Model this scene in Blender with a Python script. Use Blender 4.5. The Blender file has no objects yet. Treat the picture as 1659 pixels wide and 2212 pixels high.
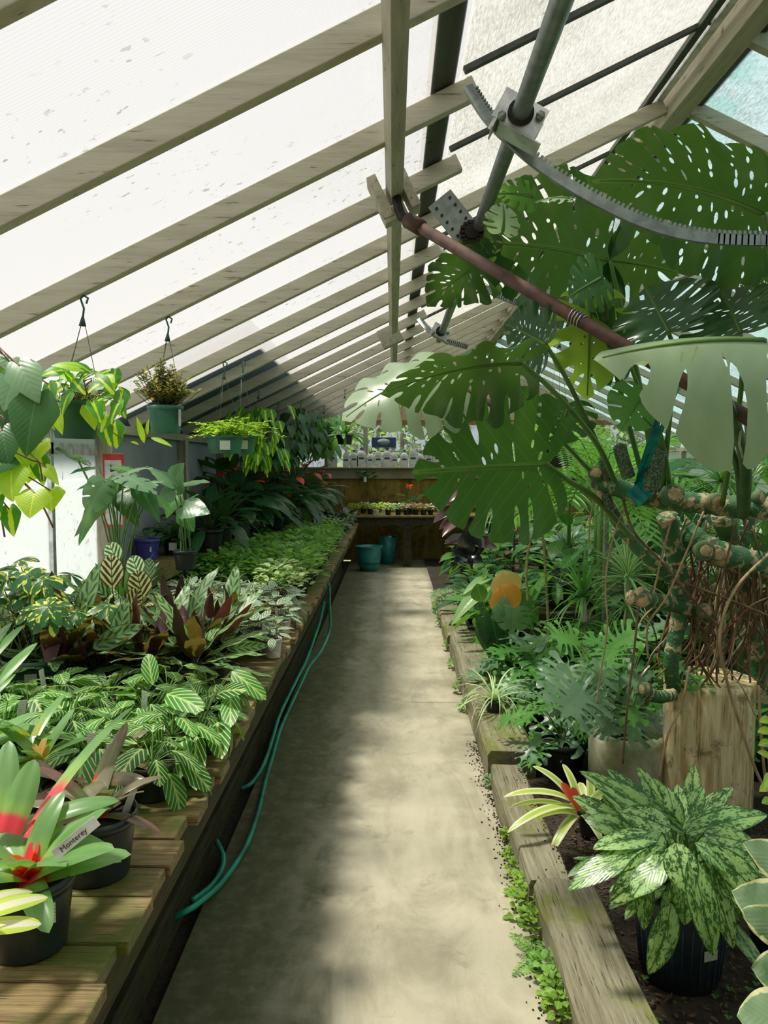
import bpy, math, random
import numpy as np
from mathutils import Vector, Matrix, Euler
from mathutils.geometry import delaunay_2d_cdt
PI = math.pi
C = bpy.context.scene.collection
SC = bpy.context.scene
# ------------------------------------------------------------------ camera, sky, sun, exposure
FPX, W0, H0 = 1660.0, 1659.0, 2212.0
VPX, VPY, EYE = 848.0, 1000.0, 1.55
cam_d = bpy.data.cameras.new('camera'); cam = bpy.data.objects.new('camera', cam_d); C.objects.link(cam)
cam_d.sensor_fit = 'VERTICAL'; cam_d.sensor_height = 36.0; cam_d.lens = FPX / H0 * 36.0
cam_d.clip_start = 0.02; cam_d.clip_end = 200
cam.location = (0, 0, EYE)
cam.rotation_euler = (PI/2 - math.atan((H0/2 - VPY)/FPX), 0, math.atan((VPX - W0/2)/FPX))
SC.camera = cam
CR = cam.rotation_euler.to_matrix()
wd = bpy.data.worlds.new('sky'); SC.world = wd; wd.use_nodes = True
nt = wd.node_tree; nt.nodes.clear()
wo = nt.nodes.new('ShaderNodeOutputWorld'); bg = nt.nodes.new('ShaderNodeBackground')
tc = nt.nodes.new('ShaderNodeTexCoord'); sx = nt.nodes.new('ShaderNodeSeparateXYZ'); rp = nt.nodes.new('ShaderNodeValToRGB')
nt.links.new(tc.outputs['Generated'], sx.inputs[0]); nt.links.new(sx.outputs['Z'], rp.inputs[0])
rp.color_ramp.elements[0].color = (0.93, 0.96, 1.0, 1); rp.color_ramp.elements[0].position = 0.0
rp.color_ramp.elements[1].color = (0.50, 0.68, 0.95, 1); rp.color_ramp.elements[1].position = 0.9
nt.links.new(rp.outputs[0], bg.inputs[0]); bg.inputs[1].default_value = 0.52
nt.links.new(bg.outputs[0], wo.inputs[0])
SUN = Vector((-0.36, 0.05, 0.93)).normalized()
sd = bpy.data.lights.new('sun', 'SUN'); so = bpy.data.objects.new('sun', sd); C.objects.link(so)
sd.energy = 12.0; sd.angle = math.radians(8); sd.color = (1.0, 0.93, 0.80)
so.location = (-6, 3, 9); so.rotation_euler = SUN.to_track_quat('Z', 'Y').to_euler()
SC.view_settings.view_transform = 'Standard'; SC.view_settings.look = 'None'
SC.view_settings.exposure = 0.30; SC.view_settings.gamma = 1.0; SC.view_settings.use_curve_mapping = False
try:
    SC.cycles.max_bounces = 7; SC.cycles.transparent_max_bounces = 12; SC.cycles.transmission_bounces = 5
    SC.cycles.caustics_reflective = False; SC.cycles.caustics_refractive = False; SC.cycles.sample_clamp_indirect = 6.0
except Exception: pass
# ------------------------------------------------------------------ pixel <-> place helpers
def ray(px, py):
    return CR @ Vector(((px - W0/2)/FPX, -(py - H0/2)/FPX, -1.0))
def at(px, py, d):
    r = ray(px, py); return Vector((0, 0, EYE)) + r * (d / r.y)
def onz(px, py, z):
    r = ray(px, py); return Vector((0, 0, EYE)) + r * ((z - EYE) / r.z)
R = random.Random(7)
# ------------------------------------------------------------------ material expression builder
class X:
    def __init__(s, nt, v): s.nt = nt; s.v = v
    def _m(s, op, *a):
        n = s.nt.nodes.new('ShaderNodeMath'); n.operation = op
        for i, q in enumerate((s,) + a):
            q = q.v if isinstance(q, X) else q
            if isinstance(q, (int, float)): n.inputs[i].default_value = q
            else: s.nt.links.new(q, n.inputs[i])
        return X(s.nt, n.outputs[0])
    def __add__(s, o): return s._m('ADD', o)
    def __sub__(s, o): return s._m('SUBTRACT', o)
    def __mul__(s, o): return s._m('MULTIPLY', o)
    __radd__ = __add__; __rmul__ = __mul__
    def inv(s): return (s * -1.0) + 1.0
    def abs(s): return s._m('ABSOLUTE')
    def fract(s): return s._m('FRACT')
    def sin(s): return s._m('SINE')
    def pow(s, e): return s._m('POWER', e)
    def max(s, e): return s._m('MAXIMUM', e)
    def min(s, e): return s._m('MINIMUM', e)
    def tri(s): return ((s.fract() - 0.5).abs()) * 2.0
    def step(s, a, b):      # smooth 0..1 as s goes a..b (either order)
        n = s.nt.nodes.new('ShaderNodeMapRange'); n.interpolation_type = 'SMOOTHSTEP'
        s.nt.links.new(s.v, n.inputs[0])
        inv = a > b
        if inv: a, b = b, a
        n.inputs[1].default_value = a; n.inputs[2].default_value = b
        n.inputs[3].default_value = 1.0 if inv else 0.0; n.inputs[4].default_value = 0.0 if inv else 1.0
        return X(s.nt, n.outputs[0])
def mix(nt, a, b, f):
    n = nt.nodes.new('ShaderNodeMix'); n.data_type = 'RGBA'
    for sk, q in ((n.inputs[0], f), (n.inputs[6], a), (n.inputs[7], b)):
        q = q.v if isinstance(q, X) else q
        if isinstance(q, tuple): sk.default_value = q if len(q) == 4 else q + (1,)
        elif isinstance(q, (int, float)): sk.default_value = q
        else: nt.links.new(q, sk)
    return X(nt, n.outputs[2])
def mixs(nt, a, b, f):
    n = nt.nodes.new('ShaderNodeMixShader')
    if isinstance(f, X): nt.links.new(f.v, n.inputs[0])
    else: n.inputs[0].default_value = f
    nt.links.new(a, n.inputs[1]); nt.links.new(b, n.inputs[2]); return n.outputs[0]
class Mat:
    def __init__(s, name):
        s.m = bpy.data.materials.new(name); s.m.use_nodes = True; s.nt = s.m.node_tree; s.nt.nodes.clear()
        s.out = s.nt.nodes.new('ShaderNodeOutputMaterial'); s._tc = None
    def coord(s, which='Object', scale=(1,1,1)):
        if s._tc is None: s._tc = s.nt.nodes.new('ShaderNodeTexCoord')
        mp = s.nt.nodes.new('ShaderNodeMapping'); mp.inputs['Scale'].default_value = scale
        s.nt.links.new(s._tc.outputs[which], mp.inputs[0]); return mp.outputs[0]
    def world(s, scale=(1,1,1)):
        g = s.nt.nodes.new('ShaderNodeNewGeometry'); mp = s.nt.nodes.new('ShaderNodeMapping'); mp.inputs['Scale'].default_value = scale
        s.nt.links.new(g.outputs['Position'], mp.inputs[0]); return mp.outputs[0]
    def xyz(s, sock):
        n = s.nt.nodes.new('ShaderNodeSeparateXYZ'); s.nt.links.new(sock, n.inputs[0]); return [X(s.nt, o) for o in n.outputs]
    def noise(s, vec, scale=5, detail=4, rough=0.55, dist=0):
        n = s.nt.nodes.new('ShaderNodeTexNoise'); n.inputs['Scale'].default_value = scale; n.inputs['Detail'].default_value = detail
        n.inputs['Roughness'].default_value = rough; n.inputs['Distortion'].default_value = dist
        s.nt.links.new(vec, n.inputs['Vector']); return X(s.nt, n.outputs[0])
    def voro(s, vec, scale=5, feat='F1'):
        n = s.nt.nodes.new('ShaderNodeTexVoronoi'); n.feature = feat; n.inputs['Scale'].default_value = scale
        s.nt.links.new(vec, n.inputs['Vector']); return X(s.nt, n.outputs['Distance'])
    def lf(s):
        n = s.nt.nodes.new('ShaderNodeAttribute'); n.attribute_name = 'lf'; return s.xyz(n.outputs['Vector'])
    def rnd(s):
        n = s.nt.nodes.new('ShaderNodeObjectInfo'); return X(s.nt, n.outputs['Random'])
    def bump(s, h, dist=0.01, st=0.5):
        n = s.nt.nodes.new('ShaderNodeBump'); n.inputs['Distance'].default_value = dist; n.inputs['Strength'].default_value = st
        s.nt.links.new(h.v, n.inputs['Height']); return n.outputs[0]
    def pbr(s, col, rough=0.6, metal=0, bump=None, spec=0.5, trans=0):
        p = s.nt.nodes.new('ShaderNodeBsdfPrincipled')
        for k, q in (('Base Color', col), ('Roughness', rough), ('Metallic', metal), ('Specular IOR Level', spec), ('Transmission Weight', trans)):
            q = q.v if isinstance(q, X) else q
            if isinstance(q, tuple): p.inputs[k].default_value = q + (1,)
            elif isinstance(q, (int, float)): p.inputs[k].default_value = q
            else: s.nt.links.new(q, p.inputs[k])
        if bump is not None: s.nt.links.new(bump, p.inputs['Normal'])
        return p.outputs[0]
    def translu(s, col):
        p = s.nt.nodes.new('ShaderNodeBsdfTranslucent'); q = col.v if isinstance(col, X) else col
        if isinstance(q, tuple): p.inputs[0].default_value = q + (1,)
        else: s.nt.links.new(q, p.inputs[0])
        return p.outputs[0]
    def transp(s, col):
        p = s.nt.nodes.new('ShaderNodeBsdfTransparent'); q = col.v if isinstance(col, X) else col
        if isinstance(q, tuple): p.inputs[0].default_value = q + (1,)
        else: s.nt.links.new(q, p.inputs[0])
        return p.outputs[0]
    def done(s, sh): s.nt.links.new(sh, s.out.inputs[0]); return s.m
def plain(name, c, rough=0.6, metal=0, c2=None, nscale=20, stretch=(1,1,1), bmp=0.0, spec=0.5, tr=0.0):
    M = Mat(name); v = M.coord('Object', stretch); n = M.noise(v, nscale)
    c2 = c2 or tuple(q*0.6 for q in c)
    col = mix(M.nt, c2, c, n.step(0.3, 0.65))
    sh = M.pbr(col, rough, metal, M.bump(n, 0.01, bmp) if bmp else None, spec)
    if tr: sh = mixs(M.nt, sh, M.translu(col), tr)
    return M.done(sh)
# weathered timber: grain along a chosen axis, moss and stains
def wood(name, c, c2, axis=1, moss=0.3, mosscol=(0.10,0.12,0.02), rough=0.8, gs=14, spec=0.3, bs=0.5, world=False):
    M = Mat(name); st = [gs, gs, gs]; st[axis] = 0.8
    src = M.world if world else (lambda q=(1,1,1): M.coord('Object', q))
    g = M.noise(src(tuple(st)), 3.0, 6, 0.6); g2 = M.noise(src(tuple(q*3 for q in st)), 3.0, 3, 0.7)
    big = M.noise(src((1.3,1.3,1.3)), 2.2, 5, 0.65); blot = M.noise(src((1,1,1)), 9, 4, 0.7)
    col = mix(M.nt, c2, c, (g*0.6 + g2*0.4).step(0.35, 0.62))
    col = mix(M.nt, col, mosscol, (big*0.65 + blot*0.35).step(0.56 - moss*0.16, 0.64 - moss*0.1) * min(1, moss*1.6))
    crack = g2.step(0.36, 0.30)
    col = mix(M.nt, col, tuple(q*0.25 for q in c2), crack * 0.7)
    return M.done(M.pbr(col, rough, 0, M.bump(g*0.6 + g2*0.6 - crack*0.5, 0.006, bs), spec))
def leafmat(name, a, b, kind='plain', vein=None, tr=0.35, rough=0.38, n=9, slope=0.5, c3=None, c4=None, spec=0.5, vw=0.0, under=None):
    br = 1.4
    a, b, c3, c4, under = (None if q is None else tuple(min(0.85, z*br) for z in q) for q in (a, b, c3, c4, under))
    M = Mat(name); nt = M.nt
    uv = M._tc = nt.nodes.new('ShaderNodeTexCoord'); u, v, _ = M.xyz(uv.outputs['UV'])
    s, r, _z = M.lf(); au = u.abs(); as_ = s.abs()
    mp = nt.nodes.new('ShaderNodeCombineXYZ')
    nt.links.new((u*0.45 + r*7.0).v, mp.inputs[0]); nt.links.new((v + r*13.0).v, mp.inputs[1]); nt.links.new((r*31.0).v, mp.inputs[2])
    P = mp.outputs[0]
    nz = M.noise(P, 4, 3)
    vein = vein or tuple(min(1, q*1.7 + 0.03) for q in a)
    base = mix(nt, a, b, (nz*0.6 + r*0.5).step(0.3, 0.75))
    t = ((v - au*slope) * float(n)).tri()          # 1 at a chevron line, 0 half way between
    mid = au.step(0.045, 0.015)
    bh = t*0.4
    if kind == 'plain':
        col = mix(nt, base, vein, (t.step(0.90, 0.99)*vw).max(mid*0.8))
    elif kind == 'maranta':
        ln = (t + nz*0.12 - 0.06).step(0.70, 0.84)
        pale_mid = (au + nz*0.25).step(0.30, 0.12)  # paler band along the midrib, part of the leaf's own pattern
        col = mix(nt, base, vein, ln.max(mid).max(pale_mid*0.75))
    elif kind == 'zebra':         # pale blade, dark lozenges along the chevrons, dark rim
        oz = ((t - 0.62 + (as_ - 0.45).abs()*0.9)).step(0.10, -0.02)
        ring = as_.step(0.86, 0.97)
        col = mix(nt, base, c3, oz.max(ring).max(au.step(0.05, 0.02)))
    elif kind == 'rattle':
        oz = ((t - 0.60 + (as_ - 0.42).abs()*1.5)).step(0.10, -0.02)
        ring = (as_ + nz*0.1).step(0.90, 1.0)
        col = mix(nt, base, c3, oz.max(ring).max(au.step(0.03, 0.01)))
    elif kind == 'aglao':
        n2 = M.noise(P, 13, 5, 0.7, 0.8); n3 = M.noise(P, 3.0, 3)
        dark = (n2*0.65 + n3*0.35 + (as_ - 0.45).abs()*0.12).step(0.50, 0.57)
        dark = dark.max(((au - 0.01).abs() + n2*0.07 - 0.02).step(0.055, 0.02)).max((as_ + n2*0.25).step(0.98, 1.08))
        col = mix(nt, base, c3, dark)
        col = mix(nt, col, vein, (t.step(0.93, 0.99)*0.35))
    elif kind == 'brasil':
        n3 = M.noise(P, 2.2, 2)
        col = mix(nt, base, c3, (au + n3*0.5 - 0.25).step(0.22, 0.12))
        col = mix(nt, col, c3, as_.step(0.95, 1.0)*0.6)
    elif kind == 'schef':
        n3 = M.noise(P, 2.6, 3)
        col = mix(nt, base, c3, (n3 + au*0.1 + r*0.12).step(0.66, 0.70))
    elif kind == 'edge':
        n3 = M.noise(P, 5, 3)
        col = mix(nt, base, b, (n3).step(0.45, 0.6)); col = mix(nt, col, c3, (as_ + (n3-0.5)*0.4).step(0.80, 0.86))
    elif kind == 'stripe':        # pale centre band (spider plant) or pale edges
        col = mix(nt, base, c3, as_.step(0.5, 0.38))
    elif kind == 'stripe_edge':
        col = mix(nt, base, c3, (as_.step(0.42, 0.55)).max(((s*3.3).tri()).step(0.9, 1.0)*0.5))
    elif kind == 'brom':          # c3 = heart colour, c4 = blotch colour
        n3 = M.noise(P, 3, 3)
        col = mix(nt, base, c4, (v + n3*0.25).step(0.62, 0.42)*0.5)
        col = mix(nt, col, c3, (v + n3*0.12).step(0.34, 0.24))
        bh = M.noise(P, 1.5, 1)*0.1
    if under is not None:
        g = nt.nodes.new('ShaderNodeNewGeometry')
        col = mix(nt, col, under, X(nt, g.outputs['Backfacing']))
    lcol = nt.nodes.new('ShaderNodeHueSaturation'); lcol.inputs['Saturation'].default_value = 1.1; lcol.inputs['Value'].default_value = 1.7
    nt.links.new(col.v, lcol.inputs['Color'])
    tw = mix(nt, X(nt, lcol.outputs[0]), (0.55, 0.75, 0.08), 0.22)
    bp = M.bump(bh.inv() * 1.0, 0.003, 0.22)
    sh = mixs(nt, M.pbr(col, rough, 0, bp, spec), M.translu(tw), tr)
    return M.done(sh)
# ------------------------------------------------------------------ mesh builder
class MB:
    def __init__(s): s.V = []; s.F = []; s.U = []; s.L = []; s.M = []; s.n = 0
    def add(s, V, F, mi=0, uv=None, lf=None):
        V = np.asarray(V, float); k = len(V)
        s.V.append(V); o = s.n
        s.F.extend([tuple(i + o for i in f) for f in F]); s.M.extend([mi]*len(F))
        s.U.append(np.zeros((k, 2)) if uv is None else uv); s.L.append(np.zeros((k, 3)) if lf is None else lf)
        s.n += k
    def box(s, c, size, ax=None, mi=0, jit=0):
        hx, hy, hz = (q/2 for q in size)
        V = np.array([(x*hx, y*hy, z*hz) for z in (-1,1) for y in (-1,1) for x in (-1,1)])
        if ax is not None: V = V @ np.array([list(a) for a in ax])
        V = V + np.array(list(c))
        s.add(V, [(0,2,3,1),(4,5,7,6),(0,1,5,4),(2,6,7,3),(0,4,6,2),(1,3,7,5)], mi)
    def beam(s, p0, p1, w, h, up=(0,0,1), mi=0):
        p0, p1 = Vector(p0), Vector(p1); f = (p1-p0); L = f.length; f.normalize(); sd = f.cross(Vector(up)).normalized(); u = sd.cross(f)
        s.box((p0+p1)/2, (w, L, h), (sd, f, u), mi)
    def tube(s, pts, r, seg=6, mi=0, cap=True):
        pts = [Vector(p) for p in pts]; n = len(pts)
        rs = r if isinstance(r, (list, tuple)) else [r]*n
        V = []; F = []; prev = None
        for i, p in enumerate(pts):
            t = (pts[min(i+1, n-1)] - pts[max(i-1, 0)]); t = t.normalized() if t.length > 1e-9 else Vector((0,0,1))
            a = prev if prev is not None else (Vector((0,0,1)) if abs(t.z) < 0.9 else Vector((1,0,0)))
            a = (a - t*a.dot(t)); a = a.normalized() if a.length > 1e-6 else t.orthogonal().normalized(); prev = a; b = t.cross(a)
            for k in range(seg):
                q = 2*PI*k/seg; V.append(p + (a*math.cos(q) + b*math.sin(q))*rs[i])
        for i in range(n-1):
            for k in range(seg):
                k2 = (k+1) % seg; F.append((i*seg+k, i*seg+k2, (i+1)*seg+k2, (i+1)*seg+k))
        if cap: F.append(tuple(range(seg-1, -1, -1))); F.append(tuple((n-1)*seg+k for k in range(seg)))
        uv = np.array([(k/seg, i/(n-1)) for i in range(n) for k in range(seg)])
        s.add([tuple(v) for v in V], F, mi, uv)
    def lathe(s, prof, seg=24, c=(0,0,0), mi=0, ax=None):
        V = []; F = []
        for (r, z) in prof:
            for k in range(seg):
                q = 2*PI*k/seg; V.append((r*math.cos(q), r*math.sin(q), z))
        for i in range(len(prof)-1):
            for k in range(seg):
                k2 = (k+1) % seg; F.append((i*seg+k, i*seg+k2, (i+1)*seg+k2, (i+1)*seg+k))
        V = np.array(V)
        if ax is not None: V = V @ np.array([list(a) for a in ax])
        s.add(V + np.array(list(c)), F, mi)
    def build(s, name, mats, parent=None, smooth=True, bevel=0, loc=None):
        me = bpy.data.meshes.new(name)
        V = np.concatenate(s.V) if s.V else np.zeros((0, 3))
        me.from_pydata(V.tolist(), [], s.F)
        for m in (mats if isinstance(mats, (list, tuple)) else [mats]): me.materials.append(m)
        me.polygons.foreach_set('material_index', s.M)
        U = np.concatenate(s.U); L = np.concatenate(s.L)
        li = np.zeros(len(me.loops), dtype=np.int32); me.loops.foreach_get('vertex_index', li)
        ul = me.uv_layers.new(name='uv'); ul.data.foreach_set('uv', U[li].astype(np.float32).ravel())
        at_ = me.attributes.new('lf', 'FLOAT_VECTOR', 'POINT'); at_.data.foreach_set('vector', L.astype(np.float32).ravel())
        if smooth: me.polygons.foreach_set('use_smooth', [True]*len(me.polygons))
        me.update()
        o = bpy.data.objects.new(name, me); C.objects.link(o)
        if parent is not None: o.parent = parent
        if loc is not None: o.location = loc
        if bevel:
            b = o.modifiers.new('bevel', 'BEVEL'); b.width = bevel; b.segments = 2; b.limit_method = 'ANGLE'
        return o
def tag(o, label=None, cat=None, group=None, kind=None):
    if label: o['label'] = label
    if cat: o['category'] = cat
    if group: o['group'] = group
    if kind: o['kind'] = kind
    return o
def thing(name, label, cat, loc=(0,0,0), rz=0, group=None):
    o = bpy.data.objects.new(name, None); C.objects.link(o); o.location = loc; o.rotation_euler = (0,0,rz); o.empty_display_size = 0.05
    return tag(o, label, cat, group)
def dup(root, loc, rz=0, sc=1.0, label=None, group=None):
    def cp(o, p):
        c = o.copy(); C.objects.link(c)
        if p is not None: c.parent = p
        for ch in list(o.children): cp(ch, c)
        return c
    r = cp(root, None); r.location = loc; r.rotation_euler = (0,0,rz); r.scale = (sc, sc, sc)
    if label: r['label'] = label
    if group: r['group'] = group
    return r
# ------------------------------------------------------------------ leaf templates  (x across -.5...5, y along 0..1)
def grid_leaf(nt_, ns, w, back=0.0, t0=0.0):
    P = []; S = []
    for i in range(nt_+1):
        t = t0 + (1-t0)*i/nt_
        for j in range(-ns, ns+1):
            s = j/ns; P.append((0.5*s*w(t), t - back*(1-t)**3*(math.sin(PI*abs(s)**0.85)**0.8 if 0 < abs(s) < 1 else 0))); S.append(s)
    m = 2*ns+1
    F = [(i*m+j, i*m+j+1, (i+1)*m+j+1, (i+1)*m+j) for i in range(nt_) for j in range(2*ns)]
    return np.array(P), F, np.array(S)
def catmull(pts, k=10):
    out = []
    for i in range(len(pts)-1):
        p0 = pts[max(i-1,0)]; p1 = pts[i]; p2 = pts[i+1]; p3 = pts[min(i+2, len(pts)-1)]
        for j in range(k):
            t = j/k
            out.append(tuple(0.5*((2*p1[q]) + (-p0[q]+p2[q])*t + (2*p0[q]-5*p1[q]+4*p2[q]-p3[q])*t*t + (-p0[q]+3*p1[q]-3*p2[q]+p3[q])*t**3) for q in range(len(p1))))
    out.append(tuple(pts[-1])); return out
def inpoly(P, poly):
    x, y = P[:,0], P[:,1]; ins = np.zeros(len(P), bool); n = len(poly)
    for i in range(n):
        x1, y1 = poly[i]; x2, y2 = poly[(i+1) % n]
        if y1 == y2: continue
        c = ((y1 > y) != (y2 > y)) & (x < (x2-x1)*(y-y1)/(y2-y1) + x1); ins ^= c
    return ins
def split_leaf(n=8, depth=0.55, slit=0.018, holes=12, seed=1, pts=None, step=0.055, tipround=0.0, a0=0.26, a1=0.93, rag=0.15):
    rr = random.Random(seed)
    ctl = pts or [(0.0,0.0),(0.10,-0.10),(0.27,-0.14),(0.43,-0.03),(0.50,0.18),(0.49,0.40),(0.41,0.62),(0.27,0.81),(0.10,0.95),(0.0,1.02)]
    Mg = catmull(ctl, 12); N = len(Mg)-1
    def M(a):
        a = min(max(a, 0), 1)*N; i = min(int(a), N-1); f = a-i
        return (Mg[i][0]*(1-f)+Mg[i+1][0]*f, Mg[i][1]*(1-f)+Mg[i+1][1]*f)
    poly = []; veins = []; hl = []
    for side in (1, -1):
        half = [M(0)]; cuts = [a0 + (a1-a0)*(i+0.5+rr.uniform(-.28,.28))/n for i in range(n)]; last = 0.0
        def lobe(a_, b_):
            k = max(3, int((b_-a_)/0.016)+1)
            for q in range(1, k+1):
                f = q/k; m = M(a_ + (b_-a_)*f); sc = 1 + 0.055*(math.sin(PI*f)**0.5 - 0.75) if b_ < 1 else 1
                half.append((m[0]*sc, 0.4+(m[1]-0.4)*sc))
        for i, a in enumerate(cuts):
            w0 = slit*rr.uniform(0.35, 1.3); dl = w0/2.2; a_in, a_out = a-dl, a+dl
            lobe(last, a_in)
            c = (0.0, 0.02 + 0.74*(i+0.5)/n); m = M(a); dd = min(depth*(1 + rr.uniform(-rag, rag)), 0.86)
            dx, dy = m[0]-c[0], m[1]-c[1]; L = math.hypot(dx, dy); nx, ny = -dy/L, dx/L; kk = -0.16*L
            def V(f, o): return (c[0]+dx*f + nx*(kk*f*(1-f)*1.6+o), c[1]+dy*f + ny*(kk*f*(1-f)*1.6+o))
            fs = [1-dd*q for q in (0.25, 0.5, 0.75, 0.93)]; ws = [w0*0.9, w0*0.95+0.003, w0*0.7+0.006, w0*0.35+0.005]
            half += [V(f, -w) for f, w in zip(fs, ws)] + [V(1-dd-0.012, 0)] + [V(f, w) for f, w in zip(fs[::-1], ws[::-1])]
            half.append(M(a_out)); last = a_out
            veins.append((c, m, side))
        k = int((1-last)/0.018)+1
        for q in range(1, k+1): half.append(M(last + (1-last)*q/k))
        if side == 1: poly += half
        else: poly += [(-x, y) for (x, y) in half[::-1]][1:-1]
        for h in range(holes):
            i = rr.randrange(n); c = (0.0, 0.02+0.76*(i+rr.choice((0.0,0.5)))/n); m = M(cuts[i])
            f = rr.uniform(0.10, max(0.14, 1-depth*1.15)); cx, cy = c[0]+(m[0]-c[0])*f, c[1]+(m[1]-c[1])*f
            an = math.atan2(m[1]-c[1], m[0]-c[0]); la = rr.uniform(.012,.042); lb = rr.uniform(.005,.013)
            hl.append([((cx + la*math.cos(q)*math.cos(an) - lb*math.sin(q)*math.sin(an))*side, cy + la*math.cos(q)*math.sin(an) + lb*math.sin(q)*math.cos(an)) for q in [2*PI*z/8 for z in range(8)]])
    keep = []
    for h in hl:
        cx = sum(p[0] for p in h)/8; cy = sum(p[1] for p in h)/8
        if abs(cx) < 0.02 or any(math.hypot(cx-k[0], cy-k[1]) < 0.055 for k, _ in keep): continue
        if not inpoly(np.array(h), poly).all(): continue
        keep.append(((cx, cy), h))
    vs = [Vector(p) for p in poly]; es = [(i, (i+1) % len(poly)) for i in range(len(poly))]
    for _, h in keep:
        o = len(vs); vs += [Vector(p) for p in h]; es += [(o+i, o+(i+1) % 8) for i in range(8)]
    gy = -0.16
    while gy < 1.02:
        gx = -0.52 + (0.5*step if int((gy+1)/step) % 2 else 0)
        while gx < 0.52:
            vs.append(Vector((gx, gy))); gx += step
        gy += step*0.87
    k = 0.0
    while k < 1.0: vs.append(Vector((0, k))); k += step/2
    r = delaunay_2d_cdt(vs, es, [], 0, 1e-5)
    P = np.array([(v.x, v.y) for v in r[0]]); F = [tuple(f) for f in r[2]]
    cen = np.array([P[list(f)].mean(0) for f in F]); ok = inpoly(cen, poly)
    for _, h in keep: ok &= ~inpoly(cen, h)
    F = [f for f, q in zip(F, ok) if q]
    F = [f if ((P[f[1]][0]-P[f[0]][0])*(P[f[2]][1]-P[f[0]][1]) - (P[f[2]][0]-P[f[0]][0])*(P[f[1]][1]-P[f[0]][1])) > 0 else f[::-1] for f in F]
    used = sorted({i for f in F for i in f}); mp = {o: i for i, o in enumerate(used)}
    return P[used], [tuple(mp[i] for i in f) for f in F], np.clip(P[used][:,0]*2, -1, 1)
def ell(p=1.0, q=1.0):     # width profile, widest where t^p = .5
    return lambda t: max(0.0, math.sin(PI*min(max(t,0),1)**p))**q
T = {}
T['ovate'] = grid_leaf(8, 2, ell(0.85, 0.75))
T['lance'] = grid_leaf(9, 2, ell(0.80, 0.9))
T['lanceL'] = grid_leaf(14, 3, ell(0.85, 0.72))
T['round'] = grid_leaf(8, 2, ell(0.95, 0.5))
T['roundL'] = grid_leaf(12, 4, ell(0.95, 0.52))
hw = lambda t: (0.74+0.26*math.sin(PI*min(t*2.2,0.5+0.5*t)))*(1-t**2.0)**0.85 if t < 1 else 0
T['heart'] = grid_leaf(9, 3, hw, 0.20)
T['heartL'] = grid_leaf(14, 6, hw, 0.22)
T['arrow'] = grid_leaf(12, 4, lambda t: (1-t)**0.85*(0.9+0.25*t) , 0.42)
T['strap'] = grid_leaf(10, 2, lambda t: (0.75+0.25*t)*(1-t**7)**0.5 if t < 1 else 0)
T['strapL'] = grid_leaf(18, 3, lambda t: (0.8+0.2*math.sin(PI*t))*(1-t**6)**0.6 if t < 1 else 0)
T['grass'] = grid_leaf(8, 1, lambda t: (0.7+0.3*math.sin(PI*t))*(1-t**3) if t < 1 else 0)
T['tiny'] = grid_leaf(3, 1, ell(0.9, 0.7))
T['dia'] = (np.array([(0,0),(-.5,.45),(.5,.45),(0,1.0)]), [(0,2,3,1)], np.array([0,-1,1,0]))
T['obov'] = grid_leaf(8, 2, ell(1.35, 0.7))
T['mon1'] = split_leaf(7, 0.42, 0.018, 46, 3, rag=.6, step=.04)
T['mon2'] = split_leaf(8, 0.55, 0.020, 34, 5, rag=.45, step=.04)
T['mon3'] = split_leaf(7, 0.58, 0.022, 22, 8, rag=.3, step=.04)
T['mon4'] = split_leaf(9, 0.12, 0.008, 110, 11, rag=.9, step=.04)
T['mon5'] = split_leaf(5, 0.60, 0.05, 4, 14, rag=.3)
T['mon6'] = split_leaf(4, 0.62, 0.045, 5, 17, rag=.25, step=.04)
lob = [(0.0,0.0),(0.09,-0.14),(0.25,-0.22),(0.46,-0.10),(0.50,0.18),(0.46,0.42),(0.40,0.62),(0.27,0.82),(0.10,0.96),(0.0,1.02)]
T['sel1'] = split_leaf(7, 0.72, 0.085, 0, 21, lob, 0.09, a0=0.22, rag=.15)
T['sel2'] = split_leaf(6, 0.74, 0.095, 0, 22, lob, 0.09, a0=0.25, rag=.2)
T['smon'] = split_leaf(4, 0.55, 0.045, 2, 31, None, 0.10, rag=.25)
def place(mb, tn, base, fwd, up, L, W, droop=0.5, fold=0.12, curl=0.0, wave=0.0, wf=3.0, mi=0, r=None, ref=None):
    P, F, S = T[tn]
    fwd = Vector(fwd).normalized(); up = Vector(up); up = (up - fwd*up.dot(fwd))
    up = up.normalized() if up.length > 1e-5 else fwd.orthogonal().normalized(); sd = fwd.cross(up)
    x = P[:,0]*W; t = P[:,1]; th = droop*t
    if abs(droop) > 1e-3: my = L*np.sin(th)/droop; mz = -L*(1-np.cos(th))/droop
    else: my = L*t; mz = 0*t
    r = R.random() if r is None else r
    zo = fold*np.abs(x) - curl*x*x/max(W,1e-6)*2 + wave*W*np.sin(wf*2*PI*t + r*20)*np.abs(S)**2
    f, u, s_ = (np.array(list(q)) for q in (fwd, up, sd))
    V = np.array(list(base)) + np.outer(x, s_) + np.outer(my + zo*np.sin(th), f) + np.outer(mz + zo*np.cos(th), u)
    uv = np.stack([P[:,0]*2, P[:,1]], 1); lf = np.stack([S, np.full(len(S), r), S*0], 1)
    mb.add(V, F, mi, uv, lf)
    # midrib sample points, for raised veins
    if ref is not None:
        for tt in np.linspace(0, 0.97, 12):
            a = droop*tt
            my_ = L*math.sin(a)/droop if abs(droop) > 1e-3 else L*tt; mz_ = -L*(1-math.cos(a))/droop if abs(droop) > 1e-3 else 0
            ref.append(Vector(base) + fwd*my_ + up*mz_)
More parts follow.
